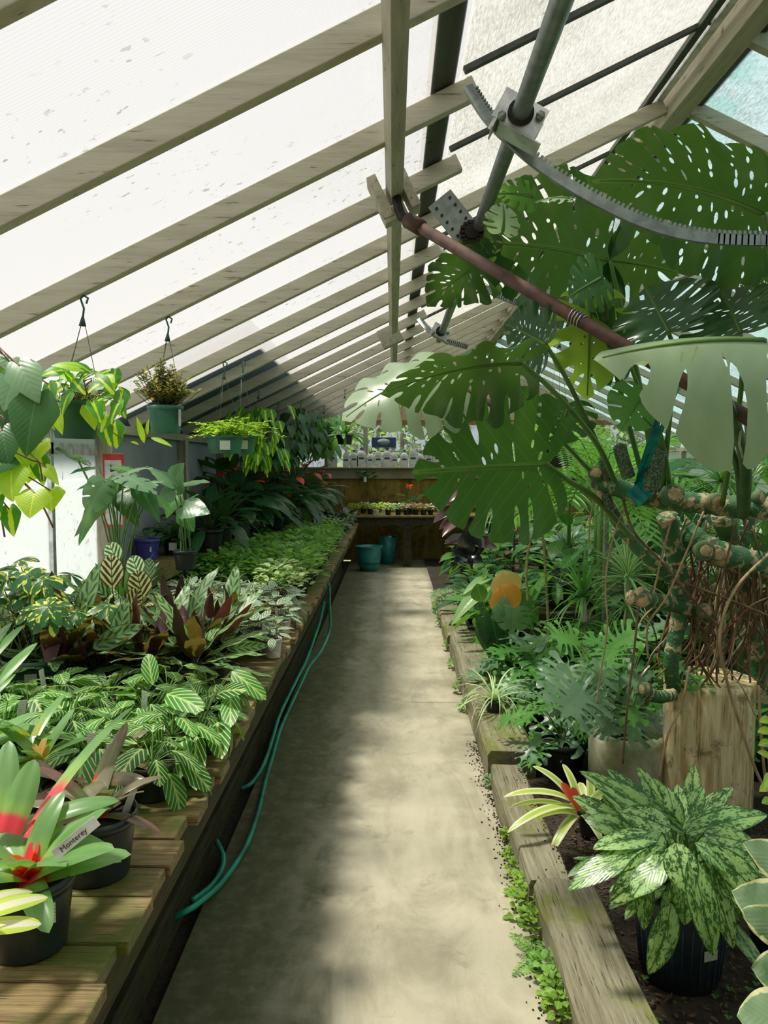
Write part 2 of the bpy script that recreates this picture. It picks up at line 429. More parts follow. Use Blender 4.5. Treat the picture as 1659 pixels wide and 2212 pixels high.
def span(mb, tn, B, Tp, up, W, droop=0.6, **k):
    B, Tp = Vector(B), Vector(Tp); c = Tp-B; Lc = c.length; c.normalize(); up = Vector(up); up = (up - c*up.dot(c)).normalized()
    h = droop/2; f = c*math.cos(h) + up*math.sin(h); L = Lc*(h/math.sin(h)) if abs(h) > 1e-3 else Lc
    u2 = up*math.cos(h) - c*math.sin(h)
    place(mb, tn, B, f, u2, L, W, droop, **k)
def bend(p0, p1, sag=0.0, n=5, side=(0,0,1)):
    p0, p1, sd = Vector(p0), Vector(p1), Vector(side)
    return [p0.lerp(p1, i/n) + sd*(sag*4*(i/n)*(1-i/n)) for i in range(n+1)]
# ------------------------------------------------------------------ materials
def panel_mat(name, tint, dirt, opacity=0.55, dirtx=(0.0, 1.2), algae=0.0):
    M = Mat(name); nt = M.nt
    P = M.world(); x, y, z = M.xyz(P)
    rib = (y * 90.0).tri()
    sp = M.noise(M.world((1, 1.3, 1)), 26, 3, 0.6); big = M.noise(P, 1.6, 5, 0.6); fine = M.noise(M.world((6, 1, 6)), 30, 4, 0.7)
    spots = sp.step(0.62, 0.68) * (big.step(0.42, 0.62))
    dm = (x + (big-0.5)*1.2).step(*dirtx)
    grime = dm * (fine*0.65 + big*0.35).step(0.40, 0.64)
    k = (spots*0.75).max(grime*dirt)
    col = mix(nt, tint, (0.08, 0.08, 0.06), k)
    col = mix(nt, col, tuple(q*0.72 for q in tint), rib.step(0.86, 0.97)*0.55)
    if algae:
        ag = (M.noise(M.world((1, 0.7, 1)), 3.2, 5, 0.65)).step(0.47, 0.62)
        streak = M.noise(M.world((9, 0.8, 9)), 8, 3, 0.6).step(0.4, 0.7)
        col = mix(nt, col, (0.05, 0.24, 0.20), ag*algae*(streak*0.5+0.5))
    tr = M.transp(mix(nt, mix(nt, (0.95, 0.97, 1.0), (0.62, 0.66, 0.70), rib.step(0.80, 0.97)*(x.step(-1.3, -0.3)*0.8+0.2)), (0.20, 0.21, 0.16), k))
    sh = mixs(nt, tr, M.translu(col), opacity)
    gl = nt.nodes.new('ShaderNodeBsdfGlossy'); gl.inputs['Roughness'].default_value = 0.25
    sh = mixs(nt, sh, gl.outputs[0], 0.05)
    return M.done(sh)
m_panelL = panel_mat('polycarbonate_left', (0.245, 0.245, 0.25), 0.35, 0.68, (-0.6, 1.1))
m_panelV = panel_mat('polycarbonate_vent', (0.27, 0.27, 0.25), 0.55, 0.70, (-1.0, 0.2))
m_panelR = panel_mat('polycarbonate_right', (0.26, 0.36, 0.38), 0.7, 0.66, (-1.0, 0.2), 0.55)
m_wallp = panel_mat('wall_glazing', (0.70, 0.72, 0.75), 0.25, 0.7, (5, 6))
m_raft = wood('weathered_grey_timber', (0.52, 0.485, 0.38), (0.42, 0.39, 0.30), axis=0, moss=0.03, gs=9, rough=0.75)
m_raftY = wood('weathered_grey_timber_long', (0.46, 0.43, 0.33), (0.34, 0.31, 0.23), axis=1, moss=0.05, gs=9, rough=0.75)
m_post = wood('grey_post_timber', (0.50, 0.47, 0.38), (0.30, 0.27, 0.20), axis=2, moss=0.1, gs=9)
m_bench = wood('wet_bench_boards', (0.33, 0.225, 0.095), (0.13, 0.08, 0.03), axis=0, moss=0.68, mosscol=(0.11, 0.13, 0.022), rough=0.5, gs=22, spec=0.4, bs=0.8, world=True)
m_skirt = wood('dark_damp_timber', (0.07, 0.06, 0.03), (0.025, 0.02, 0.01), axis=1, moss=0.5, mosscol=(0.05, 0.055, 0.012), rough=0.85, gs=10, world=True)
m_curb = wood('old_grey_sleeper', (0.30, 0.275, 0.19), (0.16, 0.14, 0.085), axis=1, moss=0.55, mosscol=(0.17, 0.19, 0.04), rough=0.85, gs=16, bs=1.0, world=True)
m_gable = wood('gable_boards', (0.62, 0.54, 0.36), (0.42, 0.34, 0.20), axis=2, moss=0.05, gs=6)
m_ply = wood('stained_plywood', (0.30, 0.20, 0.05), (0.16, 0.10, 0.02), axis=2, moss=0.45, mosscol=(0.05, 0.06, 0.01), gs=5)
m_galv = plain('galvanised_steel', (0.30, 0.34, 0.32), 0.42, 0.75, (0.20, 0.23, 0.21), 30)
m_alu = plain('aluminium', (0.75, 0.76, 0.76), 0.35, 0.7)
m_rust = plain('rusty_pipe', (0.105, 0.05, 0.035), 0.75, 0.0, (0.05, 0.025, 0.018), 25)
m_iron = plain('dark_iron', (0.03, 0.025, 0.02), 0.6, 0.4)
m_darkbar = plain('dark_bar', (0.06, 0.07, 0.06), 0.5, 0.3)
m_hose = plain('teal_hose', (0.025, 0.42, 0.30), 0.35, 0, (0.015, 0.2, 0.15), 8)
m_soil = plain('damp_soil', (0.045, 0.030, 0.018), 0.95, 0, (0.015, 0.010, 0.007), 60, bmp=0.8)
m_mix = plain('potting_mix', (0.05, 0.035, 0.022), 0.95, 0, (0.012, 0.009, 0.006), 160, bmp=0.8)
m_black = plain('black_plastic', (0.012, 0.013, 0.015), 0.4)
m_dgreen = plain('dark_green_plastic', (0.025, 0.10, 0.065), 0.4)
m_nurs = plain('nursery_grey_plastic', (0.018, 0.028, 0.028), 0.38)
m_green = plain('green_plastic', (0.035, 0.16, 0.09), 0.45)
m_terra = plain('terracotta', (0.30, 0.08, 0.035), 0.75, 0, (0.20, 0.05, 0.02), 12)
m_blue = plain('blue_glaze', (0.07, 0.06, 0.42), 0.3)
m_white = plain('white_plastic', (0.78, 0.78, 0.74), 0.45, tr=0.15)
m_purple = plain('purple_plastic', (0.10, 0.05, 0.25), 0.4)
m_teal = plain('turquoise_glaze', (0.03, 0.26, 0.25), 0.3, 0, (0.02, 0.15, 0.15), 8)
m_red = plain('red_paint', (0.62, 0.05, 0.03), 0.5)
m_ink = plain('black_ink', (0.01, 0.01, 0.012), 0.6)
m_concrete = plain('cast_concrete', (0.72, 0.70, 0.54), 0.9, 0, (0.26, 0.27, 0.13), 5, bmp=0.5)
def floor_mat():
    M = Mat('concrete_path'); nt = M.nt; P = M.world(); x, y, z = M.xyz(P)
    f = M.noise(P, 160, 4, 0.7); b = M.noise(P, 2.3, 6, 0.65); m2 = M.noise(P, 5, 6, 0.7, 0.5)
    sw = M.noise(M.world((2.2, 0.9, 1)), 1.6, 5, 0.7, 1.2)
    col = mix(nt, (0.32, 0.29, 0.205), (0.50, 0.455, 0.34), (b*0.5+sw*0.5).step(0.36, 0.62))
    col = mix(nt, col, (0.24, 0.22, 0.16), (m2).step(0.58, 0.66)*0.4)
    col = mix(nt, col, tuple([0.10]*3), f.step(0.40, 0.33)*0.35)
    # moss creeping in along both sides and damp growth at the far end
    edge = ((x*-1.0) + (sw-0.5)*0.55 + (m2-0.5)*0.25).step(0.16, 0.44)
    edge2 = (x + (m2-0.5)*0.3).step(0.40, 0.54)
    far = (y + (b-0.5)*1.6).step(10.2, 11.2)
    moss = edge.max(edge2*0.55).max(far*0.8) * (M.noise(P, 14, 4, 0.7).step(0.22, 0.6)*0.35 + 0.65)
    col = mix(nt, col, (0.085, 0.092, 0.032), moss*0.88)
    joint = (y - 9.45).abs().step(0.012, 0.006).max(((y - 4.9).abs() + (m2-0.5)*0.08).step(0.006, 0.002)*0.5)
    col = mix(nt, col, (0.03, 0.03, 0.02), joint*0.7)
    return M.done(M.pbr(col, 0.85, 0, M.bump(f*0.5 + m2*0.5, 0.004, 0.5), 0.3))
m_floor = floor_mat()
# ------------------------------------------------------------------ setting
NT = [0]
def trim(mb, m, label, bevel=0.003, smooth=False):
    NT[0] += 1; o = mb.build('trim_%d' % NT[0], m, smooth=smooth, bevel=bevel); return tag(o, label, kind='structure')
def struct(name, mb, m, label=None, smooth=False, bevel=0):
    return tag(mb.build(name, m, smooth=smooth, bevel=bevel), label, kind='structure')
YE = 12.3; XW = -1.62; SL = 0.48; XR = 1.30; XE = 2*XR - XW
def hz(x): return EYE + 1.0 + SL*(x if x <= XR else 2*XR - x)      # underside of the rafters
b = MB(); b.box((0, 4.9, -0.05), (1.33, 15.0, 0.1)); b.add([(-.66,12.3,0.0),(.5,12.3,0),(.5,12.31,0)], [(0,1,2)])
struct('floor', b, m_floor, 'mossy concrete path running between the benches')
def heightfield(name, x0, x1, y0, y1, z, amp, m, label, nx=40, ny=120, seed=1):
    from mathutils import noise as mn
    V = []; F = []
    for j in range(ny+1):
        for i in range(nx+1):
            x = x0+(x1-x0)*i/nx; y = y0+(y1-y0)*j/ny
            V.append((x, y, z + amp*mn.fractal(Vector((x*6, y*6, seed)), 0.8, 2.0, 4)))
    for j in range(ny):
        for i in range(nx): a = j*(nx+1)+i; F.append((a, a+1, a+nx+2, a+nx+1))
    b = MB(); b.add(V, F); return struct(name, b, m, label, smooth=True)
heightfield('floor_bed', 0.5, 4.2, -0.5, 12.3, 0.02, 0.018, m_soil, 'dark soil bed on the right of the path', 60, 200)
heightfield('floor_under_bench', -1.62, -0.60, -0.5, 12.3, -0.03, 0.015, m_soil, 'dark earth below the left bench', 16, 120)
b = MB(); b.box((0, 30, -0.25), (120, 120, 0.1)); struct('ground', b, plain('outside_grass', (0.10, 0.16, 0.05), 0.9), 'ground outside the greenhouse')
# roof glazing
def slab(x0, x1, y0, y1, off=0.07, raise_=0.0, hf=None):
    b = MB(); hf = hf or hz
    b.add([(x0, y0, hf(x0)+off+raise_), (x1, y0, hf(x1)+off+raise_), (x1, y1, hf(x1)+off+raise_), (x0, y1, hf(x0)+off+raise_)], [(0,1,2,3)]); return b
struct('ceiling', slab(XW-0.12, 0.21, -0.6, YE+0.1, 0.078), m_panelL, 'ribbed translucent roof sheets of the left slope')
struct('ceiling_vent', slab(0.21, XR-0.03, -0.6, YE+0.1, 0.115), m_panelV, 'dirty translucent sheets of the ridge vent')
struct('ceiling_right', slab(XR+0.10, XE+0.12, -0.6, YE+0.1, 0.078), m_panelR, 'algae stained translucent roof sheets of the right slope')
sl = Vector((1, 0, SL)).normalized(); up = Vector((-SL, 0, 1)).normalized()
slr = Vector((1, 0, -SL)).normalized(); upr = Vector((SL, 0, 1)).normalized()
RD = [1.86 + 0.6*(i-1) for i in range(-2, 19)]
for k, d in enumerate(RD):
    if d > YE - 0.05: break
    i = k - 2
    full = (i % 3 == 1) or i > 9
    x1 = XR - 0.04 if full else 0.27
    b = MB(); p0 = Vector((XW-0.02, d, hz(XW-0.02))) + up*0.033; p1 = Vector((x1, d, hz(x1))) + up*0.033
    b.box((p0+p1)/2, ((p1-p0).length, 0.040, 0.066), (sl, Vector((0,1,0)), up))
    trim(b, m_raft, 'weathered grey timber rafter of the left roof slope')
    if not full:
        b = MB(); p0 = Vector((0.22, d, hz(0.22)+0.105)); p1 = Vector((XR-0.06, d, hz(XR-0.06)+0.105))
        b.box((p0+p1)/2, ((p1-p0).length, 0.022, 0.022), (sl, Vector((0,1,0)), up)); trim(b, m_darkbar, 'thin dark glazing bar of the ridge vent')
    b = MB(); x0 = XR+0.06; p0 = Vector((x0, d, hz(x0))) + upr*0.033; p1 = Vector((XE+0.02, d, hz(XE+0.02))) + upr*0.033
    b.box((p0+p1)/2, ((p1-p0).length, 0.040, 0.066), (slr, Vector((0,1,0)), upr))
    trim(b, m_raft, 'weathered grey timber rafter of the right roof slope')
def long_beam(x, z, w, h, y0, y1, m, label, axs=None):
    b = MB(); b.box((x, (y0+y1)/2, z), (w, y1-y0, h), axs); return trim(b, m, label)
ax1 = (sl, Vector((0,1,0)), up)
pc = Vector((-0.005, 0, EYE+0.945)) + sl*0.0235 + up*0.025
long_beam(pc.x, pc.z, 0.047, 0.052, -0.5, 5.75, m_raftY, 'timber purlin hanging below the rafters over the path', ax1)
long_beam(pc.x+0.005, pc.z+0.004, 0.047, 0.052, 5.95, YE, m_raftY, 'far length of timber purlin below the rafters', ax1)
cc = Vector((0.185, 0, hz(0.185))) + up*0.088
long_beam(cc.x, cc.z, 0.082, 0.03, -0.5, YE, m_raftY, 'timber sill of the ridge vent', ax1)
long_beam(XR, hz(XR)+0.02, 0.085, 0.15, -0.5, YE, m_raftY, 'timber ridge beam')
long_beam(XR-0.075, hz(XR)+0.045, 0.03, 0.03, -0.5, YE, m_alu, 'bright aluminium rail beside the ridge beam')
long_beam(XR-0.125, hz(XR)+0.04, 0.03, 0.035, -0.5, YE, m_darkbar, 'dark top rail of the ridge vent')
long_beam(XR+0.10, hz(XR)+0.03, 0.035, 0.05, -0.5, YE, m_darkbar, 'dark rail right of the ridge beam')
long_beam(XW-0.02, hz(XW)-0.03, 0.12, 0.05, -0.5, YE, m_raftY, 'timber wall plate along the left eave')
long_beam(XE+0.02, hz(XE)-0.03, 0.12, 0.05, -0.5, YE, m_raftY, 'timber wall plate along the right eave')
# left wall: low board, posts and translucent lights
b = MB(); b.box((XW-0.02, 5.9, 0.36), (0.05, 12.8, 0.78)); struct('wall_left', b, m_post, 'low timber wall below the left lights')
b = MB(); b.box((XE+0.02, 5.9, 0.36), (0.05, 12.8, 0.78)); struct('wall_right', b, m_post, 'low timber wall below the right lights')
b = MB(); b.box((XW, 5.9, 0.78), (0.09, 12.8, 0.05)); struct('trim_sill', b, m_raftY, 'timber sill below the left lights')
zt = hz(XW)-0.05
PY = [0.2, 1.5, 2.85, 4.24, 5.85, 7.15, 8.5, 9.9, 11.2, YE-0.05]
m_lead = plain('grey_wall_sheet', (0.36, 0.40, 0.44), 0.7, 0, (0.30, 0.33, 0.36), 3, tr=0.15)
for i, y in enumerate(PY):
    b = MB(); b.box((XW+0.02, y, (0.8+zt)/2), (0.075, 0.085, zt-0.8)); trim(b, m_post, 'timber post of the left wall')
    b = MB(); b.box((XE-0.02, y, (0.8+zt)/2), (0.075, 0.085, zt-0.8)); trim(b, m_post, 'timber post of the right wall')
    if i < len(PY)-1:
        y2 = PY[i+1]
        b = MB(); b.box((XW-0.01, (y+y2)/2, (0.8+zt)/2), (0.008, y2-y-0.06, zt-0.8))
        struct('window_%d' % (i+1), b, m_wallp if i < 3 else m_lead, 'bright translucent wall light' if i < 3 else 'grey wall sheet between the far posts')
        b = MB(); b.box((XE+0.01, (y+y2)/2, (0.8+zt)/2), (0.008, y2-y-0.06, zt-0.8)); struct('window_%d' % (i+21), b, m_wallp, 'translucent light of the right wall')
        if i == 2:
            b = MB(); b.box((XW+0.0, 3.62, (0.8+zt)/2), (0.03, 0.03, zt-0.8)); trim(b, m_alu, 'thin glazing bar in the bright wall light')
            b = MB(); b.box((XW+0.0, 3.55, 1.62), (0.03, 1.25, 0.06)); trim(b, m_alu, 'rail across the bright wall light')
# end wall
b = MB(); b.box(((XW+XE)/2, YE+0.03, 0.65), (XE-XW, 0.04, 1.32)); struct('wall_back', b, m_ply, 'stained plywood lower wall at the far end')
zs, zg = EYE-0.065, EYE+0.61
b = MB(); b.box(((XW+XE)/2, YE-0.02, (1.30+zs)/2), (XE-XW, 0.05, zs-1.30)); trim(b, plain('greyed_board', (0.30, 0.27, 0.20), 0.7, 0, (0.20, 0.16, 0.10), 2), 'greyed board under the far window')
b = MB(); b.box(((XW+XE)/2, YE-0.07, zs-0.01), (XE-XW, 0.16, 0.02)); trim(b, m_raft, 'narrow shelf below the far window')
b = MB(); b.box(((XW+XE)/2, YE-0.01, zg+0.03), (XE-XW, 0.06, 0.08)); trim(b, plain('orange_brown_rail', (0.34, 0.19, 0.07), 0.7), 'brown rail above the far window')
gb = MB(); x = XW
while x < XE-0.02:      # vertical gable boards, each following the roof line
    x2 = min(x+0.145, XE); z1, z2 = hz(x)+0.06, hz(x2)+0.06
    if min(z1, z2) > zg+0.07:
        gb.add([(x+0.004, YE-0.02, zg+0.05), (x2-0.004, YE-0.02, zg+0.05), (x2-0.004, YE-0.02, z2), (x+0.004, YE-0.02, z1), (x+0.004, YE+0.02, zg+0.05), (x2-0.004, YE+0.02, zg+0.05), (x2-0.004, YE+0.02, z2), (x+0.004, YE+0.02, z1)],
               [(0,1,2,3),(5,4,7,6),(0,4,5,1),(3,2,6,7),(1,5,6,2),(0,3,7,4)])
    x = x2
struct('wall_gable', gb, m_gable, 'pale vertical boards filling the far gable')
b = MB(); b.box((XR, YE+0.05, 2.6), (5.2, 0.01, 0.02)); struct('trim_gable_batten', b, m_iron)
for i, x in enumerate([XW, -1.05, -0.43, 1.15, 2.3, XE]):
    b = MB(); b.box((x, YE, (zs+zg)/2), (0.07, 0.08, zg-zs)); trim(b, m_post, 'post between the far windows')
M = Mat('hazy_glass'); nzz = M.noise(M.world((3,1,2)), 2.5, 5, 0.7)
m_glass = M.done(mixs(M.nt, M.transp((0.9, 0.93, 0.95)), M.pbr((0.55, 0.60, 0.62), 0.2), nzz.step(0.45, 0.75)*0.45 + 0.06))
XX = [XW, -1.05, -0.43, 1.15, 2.3, XE]
for i in range(5):
    b = MB(); b.box(((XX[i]+XX[i+1])/2, YE+0.01, (zs+zg)/2), (XX[i+1]-XX[i]-0.07, 0.006, zg-zs)); struct('window_%d' % (i+41), b, m_glass, 'hazy pane of the far window')
b = MB(); b.box((XR, -0.62, 1.2), (XE-XW, 0.04, 2.4)); struct('wall_front', b, m_gable, 'timber end wall behind the path')
# neighbour and trees outside
m_siding = wood('grey_siding', (0.30, 0.36, 0.42), (0.20, 0.25, 0.32), axis=1, moss=0.0, gs=4)
t = thing('neighbouring_shed', 'blue-grey lean-to roof of the shed next door, seen through the left roof sheets', 'building', (-3.3, 8.7, -0.2))
b = MB()
for q in range(8): b.box((1.0, 0, 0.12+q*0.2), (0.04+0.02*(q % 2), 8.0, 0.19))
b.box((0, 0, 0.8), (2.0, 8.0, 1.5)); b.build('siding', m_siding, t, smooth=False)
b = MB(); xa, xb = -0.87, -2.9; b.add([(x+3.3, y-8.7, hz(x)+0.2+0.2+dz) for (x, dz) in ((xa,.05),(xb,.05),(xb,.09),(xa,.09)) for y in (4.72, 12.7)], [(0,2,3,1),(4,6,7,5),(0,1,7,6),(2,4,5,3),(0,6,4,2),(1,3,5,7)]); b.build('roof', plain('blue_grey_roof', (0.34, 0.45, 0.60), 0.8, 0, (0.26,0.35,0.48), 1.5), t, smooth=False)
m_tl = plain('outside_leaves', (0.34, 0.44, 0.08), 0.6, 0, (0.10, 0.20, 0.03), 4, tr=0.4); m_bark = plain('bark', (0.09, 0.06, 0.04), 0.9)
tl = ['yellow-green tree outside behind the middle far window', 'tree outside behind the left far window', 'tree outside behind the right far window', 'tall tree standing outside beyond the right wall', 'second tree outside beyond the right wall, further back']
for (x, y, s), lb in zip([(0.2, 17, 1.5), (-3.6, 19.5, 1.4), (4.2, 17.5, 1.6), (8, 6, 2.4), (8.5, 12, 2.6)], tl):
    rr = random.Random(int(x*10)); t = thing('garden_tree', lb, 'tree', (x, y, -0.2), 0, 'trees outside the greenhouse')
    b = MB(); b.tube([(0,0,0),(0.05,0,1.2),(0,0.05,2.4*s/1.5)], [0.12,0.09,0.03], 8); b.build('trunk', m_bark, t)
    b = MB()
    for q in range(2600):
        a, e = rr.uniform(0, 2*PI), math.asin(rr.uniform(-1,1)); rad = s*(rr.uniform(0.4,1)**0.5)
        p = (rad*math.cos(e)*math.cos(a), rad*math.cos(e)*math.sin(a), 1.5*s + 1.2*rad*math.sin(e))
        place(b, 'dia', p, (rr.uniform(-1,1), rr.uniform(-1,1), rr.uniform(-1,.3)), (rr.uniform(-1,1), rr.uniform(-1,1), 1), 0.16, 0.11, r=rr.random())
    b.build('crown', m_tl, t)
# ------------------------------------------------------------------ bench on the left
t = thing('slatted_bench', 'long mossy slatted timber bench along the left of the path', 'bench', (0, 0, 0))
BT = 0.70; b = MB(); rr = random.Random(3); y = 0.55; k = 0
seams = [1.212, 1.31, 1.463, 1.57, 1.69, 1.805, 1.918]
ys = [0.62, 0.74, 0.86, 0.98, 1.10] + seams
while ys[-1] < 10.8: ys.append(ys[-1] + rr.choice((0.118, 0.125, 0.14, 0.10)))
for k in range(len(ys)-1):
    y0, y1 = ys[k], ys[k+1]; gap = 0.004 if k % 2 else 0.008
    xe = -0.48 + rr.uniform(-0.012, 0.008) + (-0.004 if k % 2 else 0.004)
    b.box(((xe-1.60)/2, (y0+y1)/2, BT-0.016+rr.uniform(-0.003,0.003)), (xe+1.60, y1-y0-gap, 0.027))
b.build('slatted_top', m_bench, t, smooth=False, bevel=0.004)
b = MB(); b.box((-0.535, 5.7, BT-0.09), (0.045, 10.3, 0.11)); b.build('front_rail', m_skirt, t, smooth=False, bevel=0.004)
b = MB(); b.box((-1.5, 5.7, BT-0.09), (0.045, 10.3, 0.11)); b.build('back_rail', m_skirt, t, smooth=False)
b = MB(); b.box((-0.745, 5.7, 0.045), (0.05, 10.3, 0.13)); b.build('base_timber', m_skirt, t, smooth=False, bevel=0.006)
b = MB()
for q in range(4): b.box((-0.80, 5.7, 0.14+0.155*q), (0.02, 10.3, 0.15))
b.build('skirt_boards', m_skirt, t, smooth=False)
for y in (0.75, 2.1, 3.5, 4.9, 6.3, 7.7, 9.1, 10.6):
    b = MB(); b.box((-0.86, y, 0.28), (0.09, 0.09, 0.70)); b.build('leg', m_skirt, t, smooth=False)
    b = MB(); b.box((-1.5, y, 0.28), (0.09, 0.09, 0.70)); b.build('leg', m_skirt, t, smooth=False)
# far table across the end of the path
t = thing('potting_table', 'dark damp timber table across the far end of the path', 'table', (0, 11.4, 0))
b = MB()
for k in range(6): b.box((0.35, 0.02+0.13*k, 0.755), (2.5, 0.122, 0.03))
b.build('tabletop', m_bench, t, smooth=False, bevel=0.003)
b = MB(); b.box((0.35, 0.03, 0.68), (2.4, 0.05, 0.12)); b.build('apron', m_skirt, t, smooth=False)
for x in (-0.8, 0.22, 1.45):
    b = MB(); b.box((x, 0.08, 0.37), (0.12, 0.12, 0.74)); b.beam((x+0.05,0.08,0.5),(x+0.3,0.08,0.68),0.05,0.05,(0,1,0)); b.beam((x-0.05,0.08,0.5),(x-0.3,0.08,0.68),0.05,0.05,(0,1,0)); b.build('leg', m_skirt, t, smooth=False)
# kerb sleepers on the right of the path
def sleeper(y0, y1, x0, x1, z1, label, seed):
    from mathutils import noise as mn
    b = MB(); n = 60; sec = [(0,0),(0,.25),(0,.85),(.06,1),(.5,1.0),(.94,1),(1,.85),(1,.25),(1,0)]; V = []; F = []; m = len(sec)
    for i in range(n+1):
        y = y0+(y1-y0)*i/n
        for (u, w) in sec:
            p = Vector((x0+(x1-x0)*u, y, z1*w)); q = mn.fractal(Vector((p.x*8, p.y*2.0, p.z*8+seed)), .8, 2, 4)*0.010
            V.append((p.x + (q if u in (0,1) else q*.3), p.y + (0.02*q/0.01 if i in (0,n) else 0), p.z + q*(1 if w > .8 else 0)))
    for i in range(n):
        for k in range(m-1): F.append((i*m+k+1, i*m+k, (i+1)*m+k, (i+1)*m+k+1))
    F.append(tuple(range(m))); F.append(tuple((n*m+k) for k in range(m-1,-1,-1)))
    b.add(V, F); o = b.build('kerb_sleeper', m_curb, smooth=False); tag(o, label, 'sleeper', 'sleepers edging the path')
sleeper(0.9, 2.55, 0.485, 0.69, 0.125, 'nearest weathered grey timber sleeper edging the path', 1)
sleeper(2.57, 3.60, 0.47, 0.62, 0.11, 'split crumbling timber sleeper beside the striped bromeliad', 2)
sleeper(3.66, 6.2, 0.465, 0.70, 0.155, 'mossy timber sleeper below the spider plant', 5)
sleeper(6.25, 7.7, 0.45, 0.66, 0.13, 'farther worn timber sleeper beside the arrow-leaved plant', 9)
# ------------------------------------------------------------------ vent gear
def pipe_thing(name, label, cat, pts, r, m, seg=14):
    b = MB(); b.tube(pts, r, seg); o = b.build(name, m); return tag(o, label, cat)
pz = EYE + 0.82
t = thing('vent_shaft', 'galvanised steel vent shaft slung under the roof', 'shaft', (0.30, 0, pz))
b = MB(); b.tube([(0,-0.4,0),(0,2.72,0)], 0.0212, 20); b.build('near_tube', m_galv, t)
b = MB(); b.tube([(0.01,3.2,0.0),(0.01,5.2,0)], 0.0212, 16); b.build('far_tube', m_galv, t)
def pinion(y, label):
    t = thing('pinion_housing', label, 'bracket', (0.30, y, pz))
    b = MB(); a = Vector((1,0,-0.55)).normalized(); u = Vector((.55,0,1)).normalized()
    b.box((0,-0.035,0), (0.115,0.004,0.075), (a,Vector((0,1,0)),u)); b.box((0,0.035,0), (0.115,0.004,0.075), (a,Vector((0,1,0)),u)); b.box((0,0,-0.045), (0.11,0.075,0.004), (a,Vector((0,1,0)),u)); b.box((-0.05,0,0.0), (0.004,0.075,0.07), (a,Vector((0,1,0)),u))
    b.build('side_plates', m_alu, t, smooth=False, bevel=0.001)
    b = MB(); b.tube([(0,-0.045,0),(0,0.045,0)], 0.031, 18); b.build('bushing', m_iron, t)
    for q in (-1, 1):
        b = MB(); b.tube([(q*0.045,-0.045,-0.01),(q*0.045,0.05,-0.01)], 0.006, 6); b.tube([(q*0.045,-0.05,-0.01),(q*0.045,-0.042,-0.01)], 0.011, 6); b.build('bolt', m_galv, t)
pinion(1.90, 'square steel pinion housing clamped on the vent shaft')
pinion(4.9, 'far pinion housing at the end of the vent shaft')
def rack(pts, d, label, w=0.025, th=0.014):
    P = [at(x, y, dd) for (x, y, dd) in pts]; P = [Vector(p) for p in catmull([tuple(p) for p in P], 14)]; LAST = 0
    b = MB(); tb = MB(); acc = 0; fr = []
    for i in range(len(P)-1):
        f = (P[i+1]-P[i]).normalized(); n = f.cross(Vector((0,1,0))).normalized(); n = n if n.z > 0 else -n
        fr.append((P[i], f, n)); b.beam(P[i]-f*0.002, P[i+1]+f*0.002, th, w, n)
        acc += (P[i+1]-P[i]).length
        while acc > 0.0125: acc -= 0.0125; tb.box(P[i+1]-f*acc + n*(w/2+0.004), (0.006, th, 0.010), (f, Vector((0,1,0)), n))
    t = thing('vent_rack', label, 'rack', P[0]); 
    for q, nm in ((b, 'curved_bar'), (tb, 'teeth')):
        o = q.build(nm, m_galv, t, smooth=False); o.location = -P[0]
rack([(1012,190,2.05),(1050,250,2.0),(1100,302,1.97),(1180,368,1.95),(1300,440,1.93),(1420,492,1.92),(1540,516,1.92),(1700,520,1.92)], 1.95, 'long curved toothed steel rack sweeping under the roof')
rack([(928,520,4.4),(960,552,4.35),(1000,590,4.3),(1060,630,4.3),(1120,655,4.3)], 4.3, 'second toothed rack behind the brown pipe', 0.03)
rack([(905,690,5.3),(925,712,5.2),(960,735,5.2),(1010,750,5.2)], 5.2, 'far small toothed rack above the path', 0.03)
# punched steel plate with chain drive
t = thing('gear_plate', 'punched steel mounting plate with chain gear below the shaft', 'bracket', at(985, 470, 2.75))
b = MB(); a = Vector((0.62,0,-0.78)).normalized(); u = Vector((.78,0,.62)).normalized(); b.box((0,0.02,0),(0.185,0.004,0.10),(a,Vector((0,1,0)),u))
for q in range(9): p = a*(-0.07+0.03*(q//2)) + u*(0.03*(1 if q % 2 else -1)); b.tube([p+Vector((0,0.012,0)), p+Vector((0,0.0175,0))], 0.005, 8, 1)
b.build('plate', [m_galv, m_iron], t, smooth=False)
b = MB(); c = a*0.075 + u*0.01
for q in range(14):
    an = 2*PI*q/14; b.box(c+Vector((math.cos(an)*0.034, -0.01, math.sin(an)*0.034)), (0.016,0.022,0.010))
b.tube([c+Vector((0,-0.025,0)), c+Vector((0,0.01,0))], 0.026, 14); b.build('chain_wheel', m_iron, t, smooth=False)
# rusty props
E0 = at(868, 468, 2.80); E1 = at(1800, 1010, 2.0)
t = thing('rusty_prop', 'long rusty brown pipe slanting down from the purlin block', 'pipe', E0)
f = (E1-E0).normalized()
b = MB(); b.tube([Vector((0,0,0))+f*0.03, E1-E0], 0.0205, 14); b.build('tube', m_rust, t)
b = MB(); b.tube([f*0.03, f*0.10], 0.028, 14); b.build('collar', m_rust, t)
b = MB(); b.tube([Vector((-0.02,0.02,0.075)), Vector((-0.012,0.01,0.03)), Vector((0.0,0,0)), f*0.05], 0.017, 12); b.build('elbow', m_iron, t)
wp = E0.lerp(E1, 0.485)-E0; b = MB(); s1 = f.orthogonal().normalized(); s2 = f.cross(s1)
b.tube([wp + f*(q*0.0016) + (s1*math.cos(q*.9)+s2*math.sin(q*.9))*0.0235 for q in range(-16, 17)], 0.0018, 5); b.build('wire_wrap', m_alu, t)
t = thing('purlin_block', 'square timber block clamped on the purlin above the rusty pipe', 'block', (0.0, 2.86, EYE+0.93))
